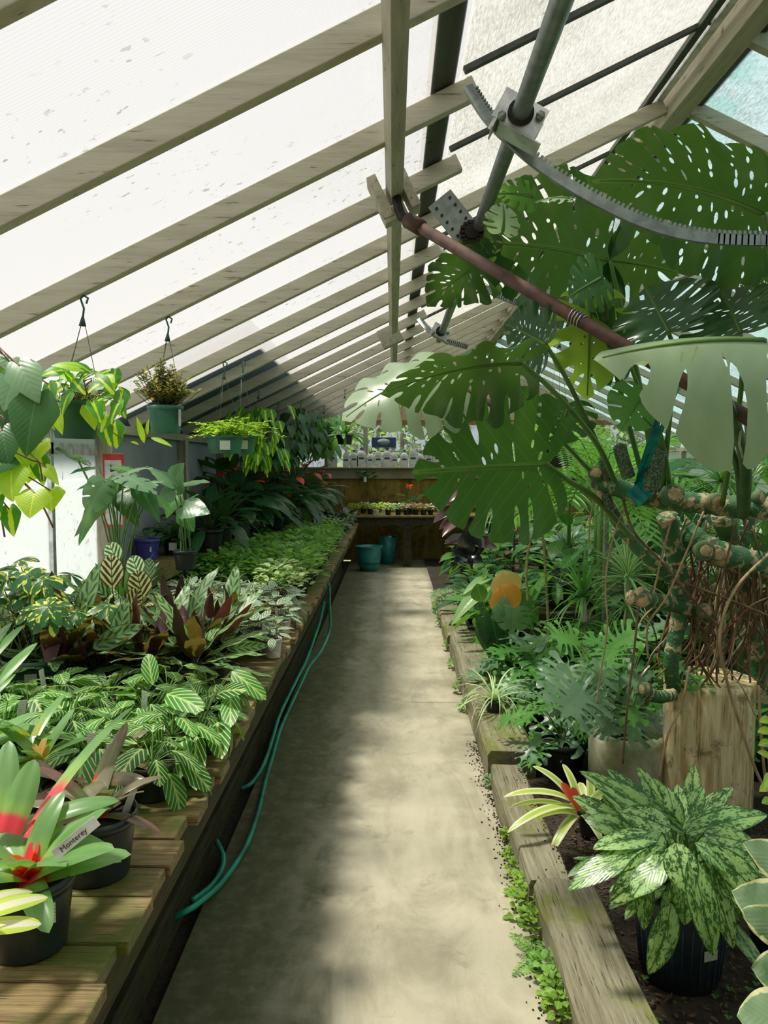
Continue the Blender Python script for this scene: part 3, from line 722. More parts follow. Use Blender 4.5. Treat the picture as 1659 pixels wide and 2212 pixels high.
b = MB(); b.box((-0.045, -0.0, 0.02), (0.035,0.11,0.16), ax1); b.build('left_cheek', m_raftY, t, smooth=False, bevel=0.003)
b = MB(); b.box((0.055, 0.0, 0.05), (0.035,0.11,0.14), ax1); b.build('right_cheek', m_raftY, t, smooth=False, bevel=0.003)
b = MB(); b.box((0.005, -0.02, -0.035), (0.09,0.06,0.05), ax1); b.build('bottom_block', m_raftY, t, smooth=False, bevel=0.003)
t = thing('purlin_block', 'small timber block at the far end of the near purlin', 'block', (-0.02, 5.85, EYE+0.95))
b = MB(); b.box((0,0,0.0), (0.16,0.10,0.14), ax1); b.build('body', m_raftY, t, smooth=False, bevel=0.003)
pipe_thing('far_rusty_prop', 'second rusty pipe slanting down farther back', 'pipe', [at(975,815,5.9), at(1090,893,5.3)], 0.021, m_rust)
pipe_thing('tie_rod', 'thin grey tie rod slanting across the right roof slope', 'rod', [at(1380,635,3.2), at(1670,525,2.9)], 0.009, m_galv)
pipe_thing('steel_upright', 'pale steel upright behind the right-hand plants', 'post', [at(1570,980,4.2), Vector((at(1570,980,4.2).x, 4.2, 0.0))], 0.022, m_alu)
# hose
b = MB()
h1 = [(711,1262,5.35),(712,1310,5.5),(712,1360,5.6),(694,1405,5.3),(668,1440,5.1),(650,1478,4.9),(628,1525,4.6),(606,1575,4.25),(590,1630,3.95),(573,1690,3.6),(556,1760,3.25),(530,1830,2.95),(480,1905,2.70),(430,1950,2.52),(402,1968,2.46),(360,1990,2.46)]
P = catmull([tuple(at(*q)) for q in h1], 8)
b.tube(P, 0.0105, 10); tag(b.build('garden_hose', m_hose), 'teal garden hose draped along the front of the bench', 'hose')
b = MB(); h2 = [(700,1300,5.5),(690,1345,5.4),(664,1420,5.1),(640,1470,4.8),(606,1540,4.35),(590,1590,4.1),(570,1650,3.8),(545,1690,3.6),(520,1704,3.55)]
b.tube(catmull([tuple(at(*q)) for q in h2], 8), 0.0105, 10); tag(b.build('garden_hose', m_hose), 'second strand of teal hose, curling in under the bench', 'hose')
b = MB(); h3 = [(468,1818,2.95),(482,1850,2.86),(478,1880,2.78),(455,1915,2.68),(415,1946,2.56)]
b.tube(catmull([tuple(at(*q)) for q in h3], 8), 0.0105, 10); tag(b.build('garden_hose', m_hose), 'short loop of teal hose tucked below the bench at the near end', 'hose')
# sign on the post
t = thing('warning_sign', 'red-bordered white sign with black arrow on the left wall post', 'sign', (-1.50, 4.16, 1.40), 0.0)
b = MB(); b.box((-0.015,0,0), (0.115,0.006,0.40)); b.build('red_board', m_red, t, smooth=False, bevel=0.002)
b = MB(); b.box((-0.015,-0.004,-0.01), (0.092,0.003,0.35)); b.build('white_field', m_white, t, smooth=False)
b = MB(); b.add([(-0.03,-0.007,0.145),(-0.03,-0.007,0.10),(0.01,-0.007,0.112),(-0.012,-0.007,0.12)], [(0,1,2,3)]); b.build('black_arrow', m_ink, t, smooth=False)
# ------------------------------------------------------------------ foliage materials
L = {}
L['mon'] = leafmat('monstera_leaf', (0.010,0.060,0.014), (0.007,0.042,0.012), 'plain', (0.06,0.15,0.03), 0.18, 0.30, 8, 0.35, vw=0.25, spec=0.6)
L['monB'] = leafmat('bright_monstera_leaf', (0.018,0.095,0.016), (0.013,0.07,0.014), 'plain', (0.12,0.25,0.05), 0.28, 0.33, 9, 0.45, vw=0.5)
L['monY'] = leafmat('yellowing_monstera_leaf', (0.24,0.36,0.05), (0.16,0.28,0.04), 'plain', (0.35,0.45,0.12), 0.5, 0.4, 8, 0.4, vw=0.4)
L['monG'] = leafmat('sky_sheen_monstera_leaf', (0.24,0.32,0.20), (0.17,0.25,0.14), 'plain', (0.34,0.42,0.24), 0.25, 0.34, 7, 0.4, vw=0.35, spec=0.7)  # paler grey-green: sky sheen on upper leaf faces put into the base colour
L['mar'] = leafmat('prayer_plant_leaf', (0.045,0.19,0.03), (0.018,0.09,0.018), 'maranta', (0.62,0.78,0.28), 0.34, 0.42, 5, 0.55, spec=0.35)
L['zeb'] = leafmat('peacock_leaf', (0.72,0.66,0.30), (0.58,0.56,0.26), 'zebra', None, 0.30, 0.4, 4.5, 0.5, (0.035,0.012,0.012), under=(0.12,0.03,0.05))
L['zebG'] = leafmat('green_striped_leaf', (0.38,0.50,0.22), (0.28,0.42,0.18), 'zebra', None, 0.30, 0.4, 4, 0.5, (0.012,0.045,0.025), under=(0.10,0.03,0.05))
L['rat'] = leafmat('rattlesnake_leaf', (0.18,0.30,0.08), (0.11,0.21,0.06), 'rattle', None, 0.28, 0.42, 6, 0.3, (0.012,0.045,0.025), under=(0.055,0.010,0.010))
L['maroon'] = leafmat('maroon_underside_leaf', (0.055,0.010,0.009), (0.03,0.006,0.006), 'plain', (0.08,0.02,0.015), 0.03, 0.6, 8, 0.4)
L['sil'] = leafmat('silver_leaf', (0.44,0.50,0.37), (0.33,0.40,0.27), 'zebra', None, 0.28, 0.4, 4.5, 0.5, (0.05,0.13,0.06), under=(0.14,0.07,0.08))
L['agl'] = leafmat('chinese_evergreen_leaf', (0.34,0.50,0.19), (0.24,0.39,0.13), 'aglao', (0.45,0.58,0.27), 0.22, 0.30, 8, 0.7, (0.018,0.075,0.014), spec=0.55)
L['bra'] = leafmat('lime_heart_leaf', (0.04,0.18,0.02), (0.07,0.26,0.03), 'brasil', None, 0.45, 0.38, 8, 0.6, (0.52,0.60,0.05))
L['hrt'] = leafmat('dark_heart_leaf', (0.015,0.075,0.018), (0.022,0.10,0.022), 'plain', None, 0.30, 0.35, 8, 0.6, vw=0.15)
L['yel'] = leafmat('yellow_green_leaf', (0.42,0.55,0.04), (0.30,0.48,0.04), 'plain', None, 0.5, 0.4, 8, 0.6, vw=0.15)
L['gry'] = leafmat('soft_grey_green_leaf', (0.13,0.24,0.12), (0.09,0.19,0.09), 'plain', (0.24,0.34,0.18), 0.3, 0.33, 6, 0.5, vw=0.12, spec=0.7)
L['sch'] = leafmat('variegated_umbrella_leaf', (0.02,0.09,0.03), (0.03,0.12,0.035), 'schef', None, 0.32, 0.32, 8, 0.6, (0.62,0.62,0.10))
L['brg'] = leafmat('plain_bromeliad_leaf', (0.13,0.27,0.08), (0.10,0.22,0.06), 'brom', None, 0.30, 0.33, 8, 0.6, (0.30,0.30,0.04), (0.24,0.40,0.07), spec=0.9)
L['brm'] = leafmat('bromeliad_leaf', (0.13,0.27,0.08), (0.10,0.22,0.06), 'brom', None, 0.30, 0.32, 8, 0.6, (0.60,0.05,0.07), (0.30,0.46,0.08), spec=0.8)
L['brp'] = leafmat('bronze_bromeliad_leaf', (0.15,0.14,0.08), (0.12,0.05,0.04), 'brom', None, 0.25, 0.26, 8, 0.6, (0.50,0.07,0.02), (0.10,0.22,0.05), spec=0.8)
L['brs'] = leafmat('cream_striped_bromeliad_leaf', (0.30,0.45,0.06), (0.40,0.50,0.10), 'stripe_edge', None, 0.35, 0.3, 8, 0.6, (0.72,0.70,0.36), spec=0.6)
L['brc'] = leafmat('pale_centred_strap_leaf', (0.40,0.52,0.08), (0.45,0.55,0.10), 'stripe', None, 0.30, 0.35, 8, 0.6, (0.62,0.58,0.44))
L['cup'] = leafmat('scarlet_heart_leaf', (0.80,0.04,0.07), (0.70,0.08,0.06), 'plain', (0.8,0.1,0.1), 0.3, 0.3)
L['spi'] = leafmat('spider_plant_blade', (0.16,0.32,0.06), (0.20,0.38,0.08), 'stripe', None, 0.35, 0.4, 8, 0.6, (0.75,0.78,0.52))
L['sel'] = leafmat('lacy_leaf', (0.06,0.19,0.04), (0.09,0.25,0.04), 'plain', (0.16,0.36,0.08), 0.36, 0.34, 7, 0.35, vw=0.35, spec=0.6)
L['selD'] = leafmat('grey_green_lacy_leaf', (0.11,0.20,0.11), (0.07,0.15,0.075), 'plain', (0.16,0.30,0.16), 0.22, 0.36, 7, 0.35, vw=0.3, spec=0.7)
L['pur'] = leafmat('burgundy_leaf', (0.10,0.035,0.035), (0.045,0.018,0.02), 'plain', (0.30,0.14,0.12), 0.05, 0.26, 8, 0.5, vw=0.1, under=(0.40,0.24,0.20), spec=0.9)
L['blk'] = leafmat('black_green_leaf', (0.03,0.035,0.035), (0.015,0.02,0.02), 'plain', (0.06,0.06,0.06), 0.02, 0.22, 8, 0.5, spec=1.0)
L['drk'] = leafmat('deep_green_leaf', (0.018,0.085,0.025), (0.010,0.05,0.018), 'plain', None, 0.28, 0.33, 8, 0.6, vw=0.2)
L['mid'] = leafmat('mid_green_leaf', (0.07,0.20,0.035), (0.04,0.14,0.03), 'plain', None, 0.36, 0.38, 8, 0.6, vw=0.3)
L['lim'] = leafmat('fresh_lime_leaf', (0.32,0.42,0.07), (0.20,0.32,0.05), 'plain', None, 0.45, 0.45, 8, 0.6)
L['frn'] = leafmat('fern_green_leaf', (0.20,0.36,0.08), (0.09,0.22,0.05), 'plain', None, 0.42, 0.45, 8, 0.6)
L['crm'] = leafmat('cream_flecked_leaf', (0.58,0.62,0.36), (0.20,0.34,0.12), 'plain', None, 0.35, 0.45, 8, 0.6)
L['pnk'] = leafmat('pink_flecked_leaf', (0.38,0.16,0.14), (0.20,0.22,0.12), 'plain', None, 0.35, 0.45, 8, 0.6)
L['edg'] = leafmat('cream_margined_leaf', (0.10,0.20,0.11), (0.20,0.30,0.17), 'edge', None, 0.28, 0.32, 8, 0.6, (0.72,0.72,0.32))
L['org'] = leafmat('orange_new_leaf', (0.85,0.26,0.05), (0.88,0.42,0.16), 'plain', (0.9,0.5,0.25), 0.35, 0.36, 9, 0.7, vw=0.5)
L['arw'] = leafmat('pale_arrow_leaf', (0.26,0.40,0.16), (0.20,0.34,0.13), 'plain', (0.5,0.6,0.34), 0.35, 0.34, 8, 0.7, vw=0.6)
L['red'] = leafmat('red_spathe', (0.70,0.05,0.02), (0.6,0.03,0.02), 'plain', None, 0.25, 0.25)
L['spk'] = leafmat('sword_leaf', (0.10,0.24,0.06), (0.06,0.17,0.04), 'plain', None, 0.35, 0.36, spec=0.6)
L['plm'] = leafmat('palm_leaflet', (0.08,0.22,0.04), (0.12,0.28,0.05), 'plain', None, 0.4, 0.36, spec=0.6)
L['wee'] = leafmat('weed_leaf', (0.20,0.32,0.05), (0.12,0.22,0.04))
L['moss'] = leafmat('tiny_creeper_leaf', (0.24,0.32,0.18), (0.16,0.24,0.11), 'plain', None, 0.3, 0.5)
m_stem = plain('green_stalk', (0.13,0.26,0.05), 0.45, 0, (0.08,0.18,0.04), 6, tr=0.1)
m_stemD = plain('dark_stalk', (0.05,0.06,0.025), 0.55)
m_stemR = plain('reddish_stalk', (0.22,0.09,0.05), 0.5)
m_wire = plain('hanger_wire', (0.10,0.14,0.12), 0.4, 0.5)
m_hook = plain('green_hook', (0.03,0.10,0.075), 0.45)
def label_mat():
    M = Mat('printed_label'); P = M.coord('Object'); x, y, z = M.xyz(P)
    ln = (z*170.0).tri().step(0.55, 0.75) * M.noise(M.coord('Object', (1,1,0.4)), 260, 2).step(0.42, 0.5)
    return M.done(M.pbr(mix(M.nt, (0.74,0.75,0.68), (0.20,0.22,0.20), ln*0.7), 0.5))
m_label = label_mat()
# ------------------------------------------------------------------ plant pieces
def potshape(t, r, h, m, k=0.78, z0=0.0, seg=28, name='pot'):
    b = MB(); rb = r*k
    b.lathe([(0.001,z0),(rb,z0),(rb,z0+0.002),(r*0.94,z0+h*0.80),(r*0.94,z0+h*0.82),(r,z0+h*0.83),(r*1.01,z0+h),(r*0.96,z0+h),(r*0.93,z0+h*0.9),(r*0.93,z0+h*0.86)], seg)
    o = b.build(name, m, t)
    b = MB(); rr = random.Random(int(r*1e4)); prof = [(0.001,z0+h*0.90),(r*0.3,z0+h*0.895),(r*0.6,z0+h*0.885),(r*0.935,z0+h*0.875)]
    b.lathe(prof, seg); b.build('potting_mix', m_mix, t)
    return o
def fol(t, b, mats, name='foliage'):
    if b.n: return b.build(name, mats, t)
def rosette(b, rr, n, tn, Ln, W, e0, e1, droop, z, pet=0.0, mi=0, smi=1, fold=0.15, curl=0.2, wave=0.0, a0=None, spread=0.0, leafdrop=0.5, pr=0.0016, lv=0.2):
    a = rr.uniform(0, 6.28) if a0 is None else a0
    for i in range(n):
        f = i/max(1, n-1); a += 2.39996 + rr.uniform(-.25, .25); e = e0+(e1-e0)*f + rr.uniform(-.12, .12)
        h = Vector((math.cos(a), math.sin(a), 0)); d = h*math.cos(e) + Vector((0,0,math.sin(e))); base = Vector((0,0,z)) + h*spread*rr.random()
        l = Ln*rr.uniform(1-lv, 1+lv); w = W*l/Ln
        if pet > 0:
            p = pet*rr.uniform(.7, 1.15); p1 = base + d*p + Vector((0,0,-0.08*p)); b.tube(bend(base, p1, 0.06*p, 4), pr, 5, smi, cap=False)
            e2 = e - leafdrop*rr.uniform(.6, 1.3); base = p1
        else: e2 = e
        d2 = h*math.cos(e2) + Vector((0,0,math.sin(e2))); u2 = h*-math.sin(e2) + Vector((0,0,math.cos(e2)))
        sdv = d2.cross(u2); u2 = u2 + sdv*rr.uniform(-.35, .35)
        place(b, tn, base, d2, u2, l, w, droop*rr.uniform(.6, 1.4), fold, curl, wave, 3.0, mi, rr.random())
def bushy(b, rr, n, tn, Ln, W, rad, hgt, z, mi=0, smi=1, up=0.5, stems=7, droop=0.5, flat=0.0):
    for i in range(stems):
        a = rr.uniform(0, 6.28); q = rad*rr.uniform(.3, .9); b.tube(bend((0,0,z), (q*math.cos(a), q*math.sin(a), z+hgt*rr.uniform(.5,.9)), 0.01, 3, (math.cos(a), math.sin(a), 0)), 0.0013, 4, smi, cap=False)
    for i in range(n):
        a = rr.uniform(0, 6.28); q = math.sqrt(rr.random()); v = rr.random()**0.6
        rz = math.sqrt(max(0, 1-(v*0.9)**2)); p = Vector((rad*q*rz*math.cos(a), rad*q*rz*math.sin(a), z+hgt*v*(1-flat*q)))
        o = Vector((math.cos(a)*(q+.3), math.sin(a)*(q+.3), up + rr.uniform(-.5,.5))); u = Vector((rr.uniform(-.5,.5), rr.uniform(-.5,.5), 1.0))
        place(b, tn, p, o, u, Ln*rr.uniform(.7,1.2), W*rr.uniform(.8,1.15), droop, 0.2, 0.1, 0, 3, mi, rr.random())
def fern(b, rr, n, Ln, z, e0=0.3, e1=1.2, droop=1.1, pin=22, pl=0.035, mi=0, smi=1):
    a = rr.uniform(0, 6.28)
    for i in range(n):
        a += 2.4 + rr.uniform(-.3, .3); e = e0+(e1-e0)*i/max(1,n-1); l = Ln*rr.uniform(.8,1.15); h = Vector((math.cos(a), math.sin(a), 0)); pts = [Vector((0,0,z))]; ee = e
        for k in range(pin): ee -= droop/pin; pts.append(pts[-1] + (h*math.cos(ee) + Vector((0,0,math.sin(ee))))*(l/pin))
        b.tube(pts[::3], 0.0012, 4, smi, cap=False); sd = h.cross(Vector((0,0,1)))
        for k in range(3, pin):
            f = math.sin(PI*min(1,(k/pin)**0.8))*pl + 0.004; d = (pts[k]-pts[k-1]).normalized(); nu = sd.cross(d)
            for q in (-1, 1): place(b, 'dia', pts[k], sd*q + d*0.35 - nu*0.15, nu, f*rr.uniform(.85,1.15), l/pin*0.85, 0, 0, 0, 0, 3, mi, rr.random())
def stick_tag(t, x, y, z, h=0.09, w=0.017, rz=0.4, tilt=0.2, m=None, txt=None):
    o = MB(); o.box((0,0,h/2), (w, 0.0012, h)); g = o.build('plant_tag', m or m_white, t, smooth=False, bevel=0.0005); g.location = (x,y,z); g.rotation_euler = (tilt*0.6, tilt, rz)
    return g
def side_label(t, r, z, w=0.03, h=0.035, ang=-1.6, m=None):
    o = MB(); o.box((0,0,0), (w, 0.0015, h)); g = o.build('printed_label', m or m_label, t, smooth=False); g.location = (math.cos(ang)*(r+0.001), math.sin(ang)*(r+0.001), z); g.rotation_euler = (0,0,ang+PI/2)
    return g
def P_rosette(name, label, cat, pr, ph, pm, mats, seed, calls, loc=(0,0,0), group=None, rz=0):
    t = thing(name, label, cat, loc, rz, group)
    if ph: potshape(t, pr, ph, pm)
    rr = random.Random(seed); b = MB()
    for f in calls: f(b, rr)
    fol(t, b, mats); return t
EARLY = (0, -3, -8)
# ------------------------------------------------------------------ foreground bromeliads on the bench
def bromeliad(label, cx, cy, z, r, ph, seed, mat, n=16, Ln=0.20, W=0.045, cup='cup', e0=0.15, e1=1.25, dr=0.9, pot_m=None, extra=None, tags=(), group=None):
    d = onz(cx, cy, z+ph); t = thing('bromeliad', label, 'plant', (d.x, d.y, z), 0, group); rr = random.Random(seed)
    potshape(t, r, ph, pot_m or m_nurs); b = MB()
    rosette(b, rr, n, 'strapL', Ln, W, e0, e1, dr, ph*0.9, fold=0.35, curl=0.5, lv=.15)
    rosette(b, rr, 4, 'strap', Ln*0.30, W*0.55, 1.0, 1.35, 0.3, ph*0.9+0.01, fold=0.5, mi=1)
    for e in (extra or []): e(b, t)
    fol(t, b, [L[mat], L[cup]]); return t
def xt(B, Tp, W, up, droop=0.7, mi=0, tn='strapL'):
    def f(b, t):
        o = t.location; span(b, tn, Vector(at(*B)) - o, Vector(at(*Tp)) - o, up, W, droop, fold=0.35, curl=0.5, mi=mi)
    return f
t = bromeliad('glossy bromeliad with scarlet heart in the nearest pot on the bench', 62, 1885, BT, 0.078, 0.13, 5, 'brm', 15, 0.165, 0.05, e0=0.35, extra=[
    xt((80,1770,1.36),(290,1525,1.72),0.044,(-.5,-.3,1),0.35), xt((60,1790,1.36),(262,1862,1.36),0.042,(0,-.6,1),0.9), xt((60,1790,1.36),(258,1730,1.42),0.042,(0,-.4,1),0.9),
    xt((20,1800,1.34),(75,1640,1.42),0.05,(.3,-1,.3),0.3), xt((0,1800,1.34),(20,1600,1.45),0.05,(.3,-1,.3),0.3)])
side_label(t, 0.076, 0.085, 0.026, 0.036, -0.75)
o = t.location; q0 = Vector(at(118,1848,1.24)) - o; q1 = Vector(at(210,1772,1.26)) - o; ff = (q1-q0).normalized(); nn = (Vector((0,0,EYE))-o-q0); nn = (nn - ff*nn.dot(ff)).normalized(); ss = nn.cross(ff)
q = MB(); q.box(((q1-q0).length/2, 0, 0), ((q1-q0).length, 0.019, 0.0012)); g = q.build('plant_tag', m_white, t, smooth=False, bevel=0.0005); g.matrix_local = Matrix.Translation(q0) @ Matrix((ff, ss, nn)).transposed().to_4x4()
cu = bpy.data.curves.new('handwriting', 'FONT'); cu.body = 'Monterey'; cu.size = 0.013; cu.extrude = 0.0002
to = bpy.data.objects.new('handwriting', cu); C.objects.link(to); to.parent = g; to.location = (0.012, -0.004, 0.0008); 
dg = bpy.context.evaluated_depsgraph_get(); hm = bpy.data.meshes.new_from_object(to.evaluated_get(dg)); hm.materials.clear(); hm.materials.append(m_ink)
ho = bpy.data.objects.new('handwriting', hm); C.objects.link(ho); ho.parent = g; ho.location = to.location; ho.rotation_euler = to.rotation_euler; bpy.data.objects.remove(to)
t = bromeliad('bromeliad with orange-red heart in the second pot from the near end', 205, 1752, BT, 0.085, 0.13, 6, 'brp', 13, 0.15, 0.036, 'cup', 0.3, 1.2, 0.8, extra=[
    xt((200,1690,1.66),(318,1690,1.60),0.04,(0,-.5,1),0.7), xt((190,1700,1.66),(240,1750,1.50),0.04,(0,-.6,1),1.0), xt((210,1700,1.66),(275,1560,1.80),0.03,(.4,-.6,.8),0.3), xt((210,1700,1.66),(250,1600,1.72),0.034,(.2,-.8,.6),0.3)])
stick_tag(t, 0.05, 0.02, 0.10, 0.07, 0.018, 0.9, 0.3)
bromeliad('bromeliad with yellow-green leaves and small orange heart behind the nearest pots', 85, 1640, BT, 0.07, 0.11, 8, 'brg', 14, 0.15, 0.042, 'org', 0.2, 1.2, 0.8, extra=[xt((75,1590,1.9),(140,1500,2.05),0.035,(-.3,-.6,1),0.5), xt((60,1590,1.9),(0,1560,1.8),0.04,(0,-.5,1),0.5)])
bromeliad('bronze-leaved bromeliad tucked between the green bromeliads', 150, 1690, BT, 0.065, 0.09, 9, 'brp', 14, 0.13, 0.032, 'maroon', 0.1, 1.0, 0.8)
bromeliad('bronze bromeliad against the prayer plants', 255, 1640, BT, 0.055, 0.08, 12, 'brp', 12, 0.12, 0.028, 'maroon', 0.1, 1.1, 0.8)
bromeliad('big green bromeliad half outside the frame with upright red-tipped leaves', -70, 1620, BT, 0.085, 0.12, 10, 'brg', 16, 0.20, 0.055, 'cup', 0.2, 1.1, 0.6, extra=[
    xt((-90,1560,1.6),(82,1388,1.75),0.05,(-.3,-.5,.8),0.3), xt((-90,1500,1.6),(52,1350,1.8),0.042,(-.3,-.6,.8),0.3), xt((-70,1470,1.6),(25,1345,1.85),0.045,(-.3,-.6,.8),0.3), xt((-80,1560,1.6),(35,1455,1.68),0.045,(-.3,-.5,.8),0.5)])
t = thing('striped_bromeliad', 'cream and green striped bromeliad entering at the lower corner of the bench', 'plant', (-0.70, 1.00, BT), 0)
potshape(t, 0.07, 0.11, m_nurs); b = MB(); rosette(b, random.Random(3), 12, 'strapL', 0.15, 0.035, 0.2, 1.2, 0.8, 0.1, fold=0.3, curl=0.4); o = t.location
for B, Tp in (((-60,1985,1.08),(104,1938,1.16)), ((-60,2010,1.08),(90,1996,1.12)), ((-60,1960,1.1),(70,1925,1.2))): span(b, 'strapL', at(*B)-o, at(*Tp)-o, (0,-.4,1), 0.032, 0.5, fold=0.2, curl=0.3)
fol(t, b, [L['brc']])
# ------------------------------------------------------------------ grids of potted plants on the bench
POS = ['at the aisle edge', 'second from the aisle', 'third from the aisle', 'fourth from the aisle', 'near the wall', 'against the wall']
ORD = ['first', 'second', 'third', 'fourth', 'fifth', 'sixth', 'seventh', 'eighth', 'ninth', 'tenth', 'eleventh', 'twelfth']
def protos(kinds):
    return kinds
def spread(protolist, spots, labelf, group, sc=(0.9, 1.12), seed=1):
    rr = random.Random(seed); used = set()
    for i, (x, y, z) in enumerate(spots):
        k = i % len(protolist); p = protolist[k]; s = rr.uniform(*sc); rz = rr.uniform(0, 6.28)
        if k not in used:
            used.add(k); o = p; o.location = (x,y,z); o.rotation_euler = (0,0,rz); o.scale = (s,s,s)
        else: o = dup(p, (x,y,z), rz, s)
        o['label'] = labelf(i, x, y); o['group'] = group
def grid(x0, x1, y0, y1, nx, ny, z=BT, jit=0.02, seed=1):
    rr = random.Random(seed); out = []
    for j in range(ny):
        for i in range(nx):
            out.append((x0+(x1-x0)*i/max(1,nx-1) + rr.uniform(-jit,jit) , y0+(y1-y0)*j/max(1,ny-1) + rr.uniform(-jit,jit), z))
    return out
def rowlab(kind, nx, zone):
    return lambda i, x, y: '%s, %s row %s, %s' % (kind, ORD[min(11, i//nx)], zone, POS[min(5, i % nx)])
mar = []
for s_ in range(4):
    t = P_rosette('prayer_plant', '', 'plant', 0.055, 0.085, m_nurs, [L['mar'], m_stem], 40+s_, [
        lambda b, rr: rosette(b, rr, 16, 'roundL', 0.10, 0.058, 0.15, 1.15, 0.7, 0.08, 0.085, fold=0.12, curl=0.15, wave=0.03, leafdrop=0.9),
        lambda b, rr: rosette(b, rr, 5, 'roundL', 0.10, 0.055, -0.1, 0.2, 0.9, 0.08, 0.09, fold=0.1, leafdrop=0.9)])
    mar.append(t)
stick_tag(mar[1], 0.03, -0.03, 0.07, 0.10, 0.022, 0.2, 0.1, m_label)
sp = grid(-0.60, -1.45, 1.93, 2.50, 6, 4, BT, 0.025, 4)
sp = [p for p in sp if not (p[1] < 2.02 and p[0] < -0.95)]
spread(mar, sp, lambda i, x, y: 'light-veined green prayer plant, %s, %s' % (['nearest the bromeliads','second line behind the bromeliads','middle of the prayer plants','beside the dark calatheas'][min(3,int((y-1.88)/0.17))], POS[min(5,int((-0.52-x)/0.17))]), 'light-veined prayer plants on the bench', seed=5)
# extra prayer-plant shoots seen against the boards
t = thing('prayer_plant', 'prayer plant arching over the board ends, at the aisle edge', 'plant', (-0.56, 2.22, BT), 0, 'light-veined prayer plants on the bench'); potshape(t, 0.05, 0.08, m_nurs); b = MB(); o = t.location
for B, Tp, w in (((470,1560,2.2),(480,1640,2.0),.07),((400,1590,2.1),(368,1712,1.86),.07),((425,1590,2.1),(424,1708,1.9),.06),((500,1450,2.3),(575,1512,2.25),.055),((470,1500,2.3),(532,1492,2.2),.06),((500,1500,2.3),(498,1572,2.15),.06),((330,1480,2.2),(320,1412,2.25),.05),((360,1500,2.2),(440,1535,2.1),.07)):
    b.tube(bend((0,0,0.08), at(*B)-o, 0.02, 4), 0.0016, 5, 1, cap=False); span(b, 'roundL', at(*B)-o, at(*Tp)-o, (0,-.7,.7), w, 0.6, fold=0.12, curl=0.1)
fol(t, b, [L['mar'], m_stem])
rat = []
for s_ in range(4):
    t = P_rosette('rattlesnake_calathea', '', 'plant', 0.065, 0.10, m_nurs, [L['rat'], m_stemD, L['maroon']], 60+s_, [
        lambda b, rr: rosette(b, rr, 12, 'lanceL', 0.25, 0.058, 0.55, 1.35, 0.5, 0.09, 0.06, fold=0.15, wave=0.07, leafdrop=0.25),
        lambda b, rr: rosette(b, rr, 7, 'lanceL', 0.21, 0.05, 0.1, 0.6, 0.7, 0.09, 0.05, fold=0.15, wave=0.07, leafdrop=0.2),
        lambda b, rr: rosette(b, rr, 3, 'lanceL', 0.21, 0.05, 0.8, 1.4, -0.2, 0.09, 0.05, fold=-0.15, wave=0.06, leafdrop=0.1, mi=2)])
    rat.append(t)
side_label(rat[2], 0.062, 0.06, 0.02, 0.04, -1.2)
spread(rat, grid(-0.72, -1.42, 2.78, 3.22, 5, 3, BT, 0.03, 9), rowlab('wavy spotted calathea with maroon undersides', 5, 'behind the prayer plants'), 'spotted wavy calatheas', seed=6)
t = thing('rattlesnake_calathea', 'wavy calathea with one tall maroon leaf turned outward, beside the terracotta pot', 'plant', (-1.25, 2.72, BT), 0, 'spotted wavy calatheas'); potshape(t, 0.06, 0.10, m_nurs); b = MB(); o = t.location
span(b, 'lanceL', at(105,1440,2.65)-o, at(112,1232,2.75)-o, (0,1,.1), 0.085, 0.25, wave=0.04, mi=1)
for B, Tp in (((160,1400,2.75),(215,1215,2.9)),((130,1410,2.75),(190,1290,2.8)),((250,1420,2.75),(275,1290,2.8)),((200,1400,2.7),(310,1350,2.75))): span(b, 'lanceL', at(*B)-o, at(*Tp)-o, (0,-1,.3), 0.075, 0.4, wave=0.06)
b.tube([(0,0,.09),at(105,1440,2.65)-o], .002, 5, 2); fol(t, b, [L['rat'], L['maroon'], m_stemD])
t = thing('rattlesnake_calathea', 'wavy calathea with rust-red leaf backs and upright striped leaf by the white pot', 'plant', (-0.72, 3.02, BT), 0, 'spotted wavy calatheas'); potshape(t, 0.06, 0.10, m_nurs); b = MB(); o = t.location
span(b, 'lanceL', at(455,1385,2.95)-o, at(500,1286,3.0)-o, (0,1,.1), 0.05, 0.2, wave=0.05, mi=1); span(b, 'lanceL', at(480,1380,2.95)-o, at(545,1302,3.0)-o, (0,1,.1), 0.03, 0.2, wave=0.05, mi=1)
for B, Tp in (((450,1390,2.95),(452,1268,3.1)),((430,1390,2.95),(425,1330,3.0)),((480,1390,2.95),(520,1340,3.05)),((490,1400,2.95),(580,1395,2.9))): span(b, 'lanceL', at(*B)-o, at(*Tp)-o, (0,-1,.3), 0.052, 0.3, wave=0.06)
fol(t, b, [L['rat'], plain('rust_red_leaf_back', (0.20,0.035,0.02), 0.5, tr=0.2)])
sil = []
for s_ in range(4):
    sil.append(P_rosette('silver_calathea', '', 'plant', 0.05, 0.08, m_nurs, [L['sil'], m_stemD], 80+s_, [
        lambda b, rr: rosette(b, rr, 18, 'ovate', 0.10, 0.052, 0.2, 1.2, 0.6, 0.075, 0.075, fold=0.12, wave=0.04, leafdrop=0.75)]))
zeb = []
for s_ in range(2):
    zeb.append(P_rosette('peacock_calathea', '', 'plant', 0.05, 0.08, m_nurs, [L['zeb'], m_stemD, L['zebG']], 90+s_, [
        lambda b, rr: rosette(b, rr, 9, 'round', 0.085, 0.06, 0.3, 1.2, 0.6, 0.075, 0.09, fold=0.1, leafdrop=0.9),
        lambda b, rr: rosette(b, rr, 6, 'round', 0.09, 0.06, 0.3, 1.1, 0.6, 0.075, 0.07, fold=0.1, leafdrop=0.7, mi=2)]))
sp = grid(-0.62, -1.30, 3.42, 4.35, 6, 7, BT, 0.03, 12)
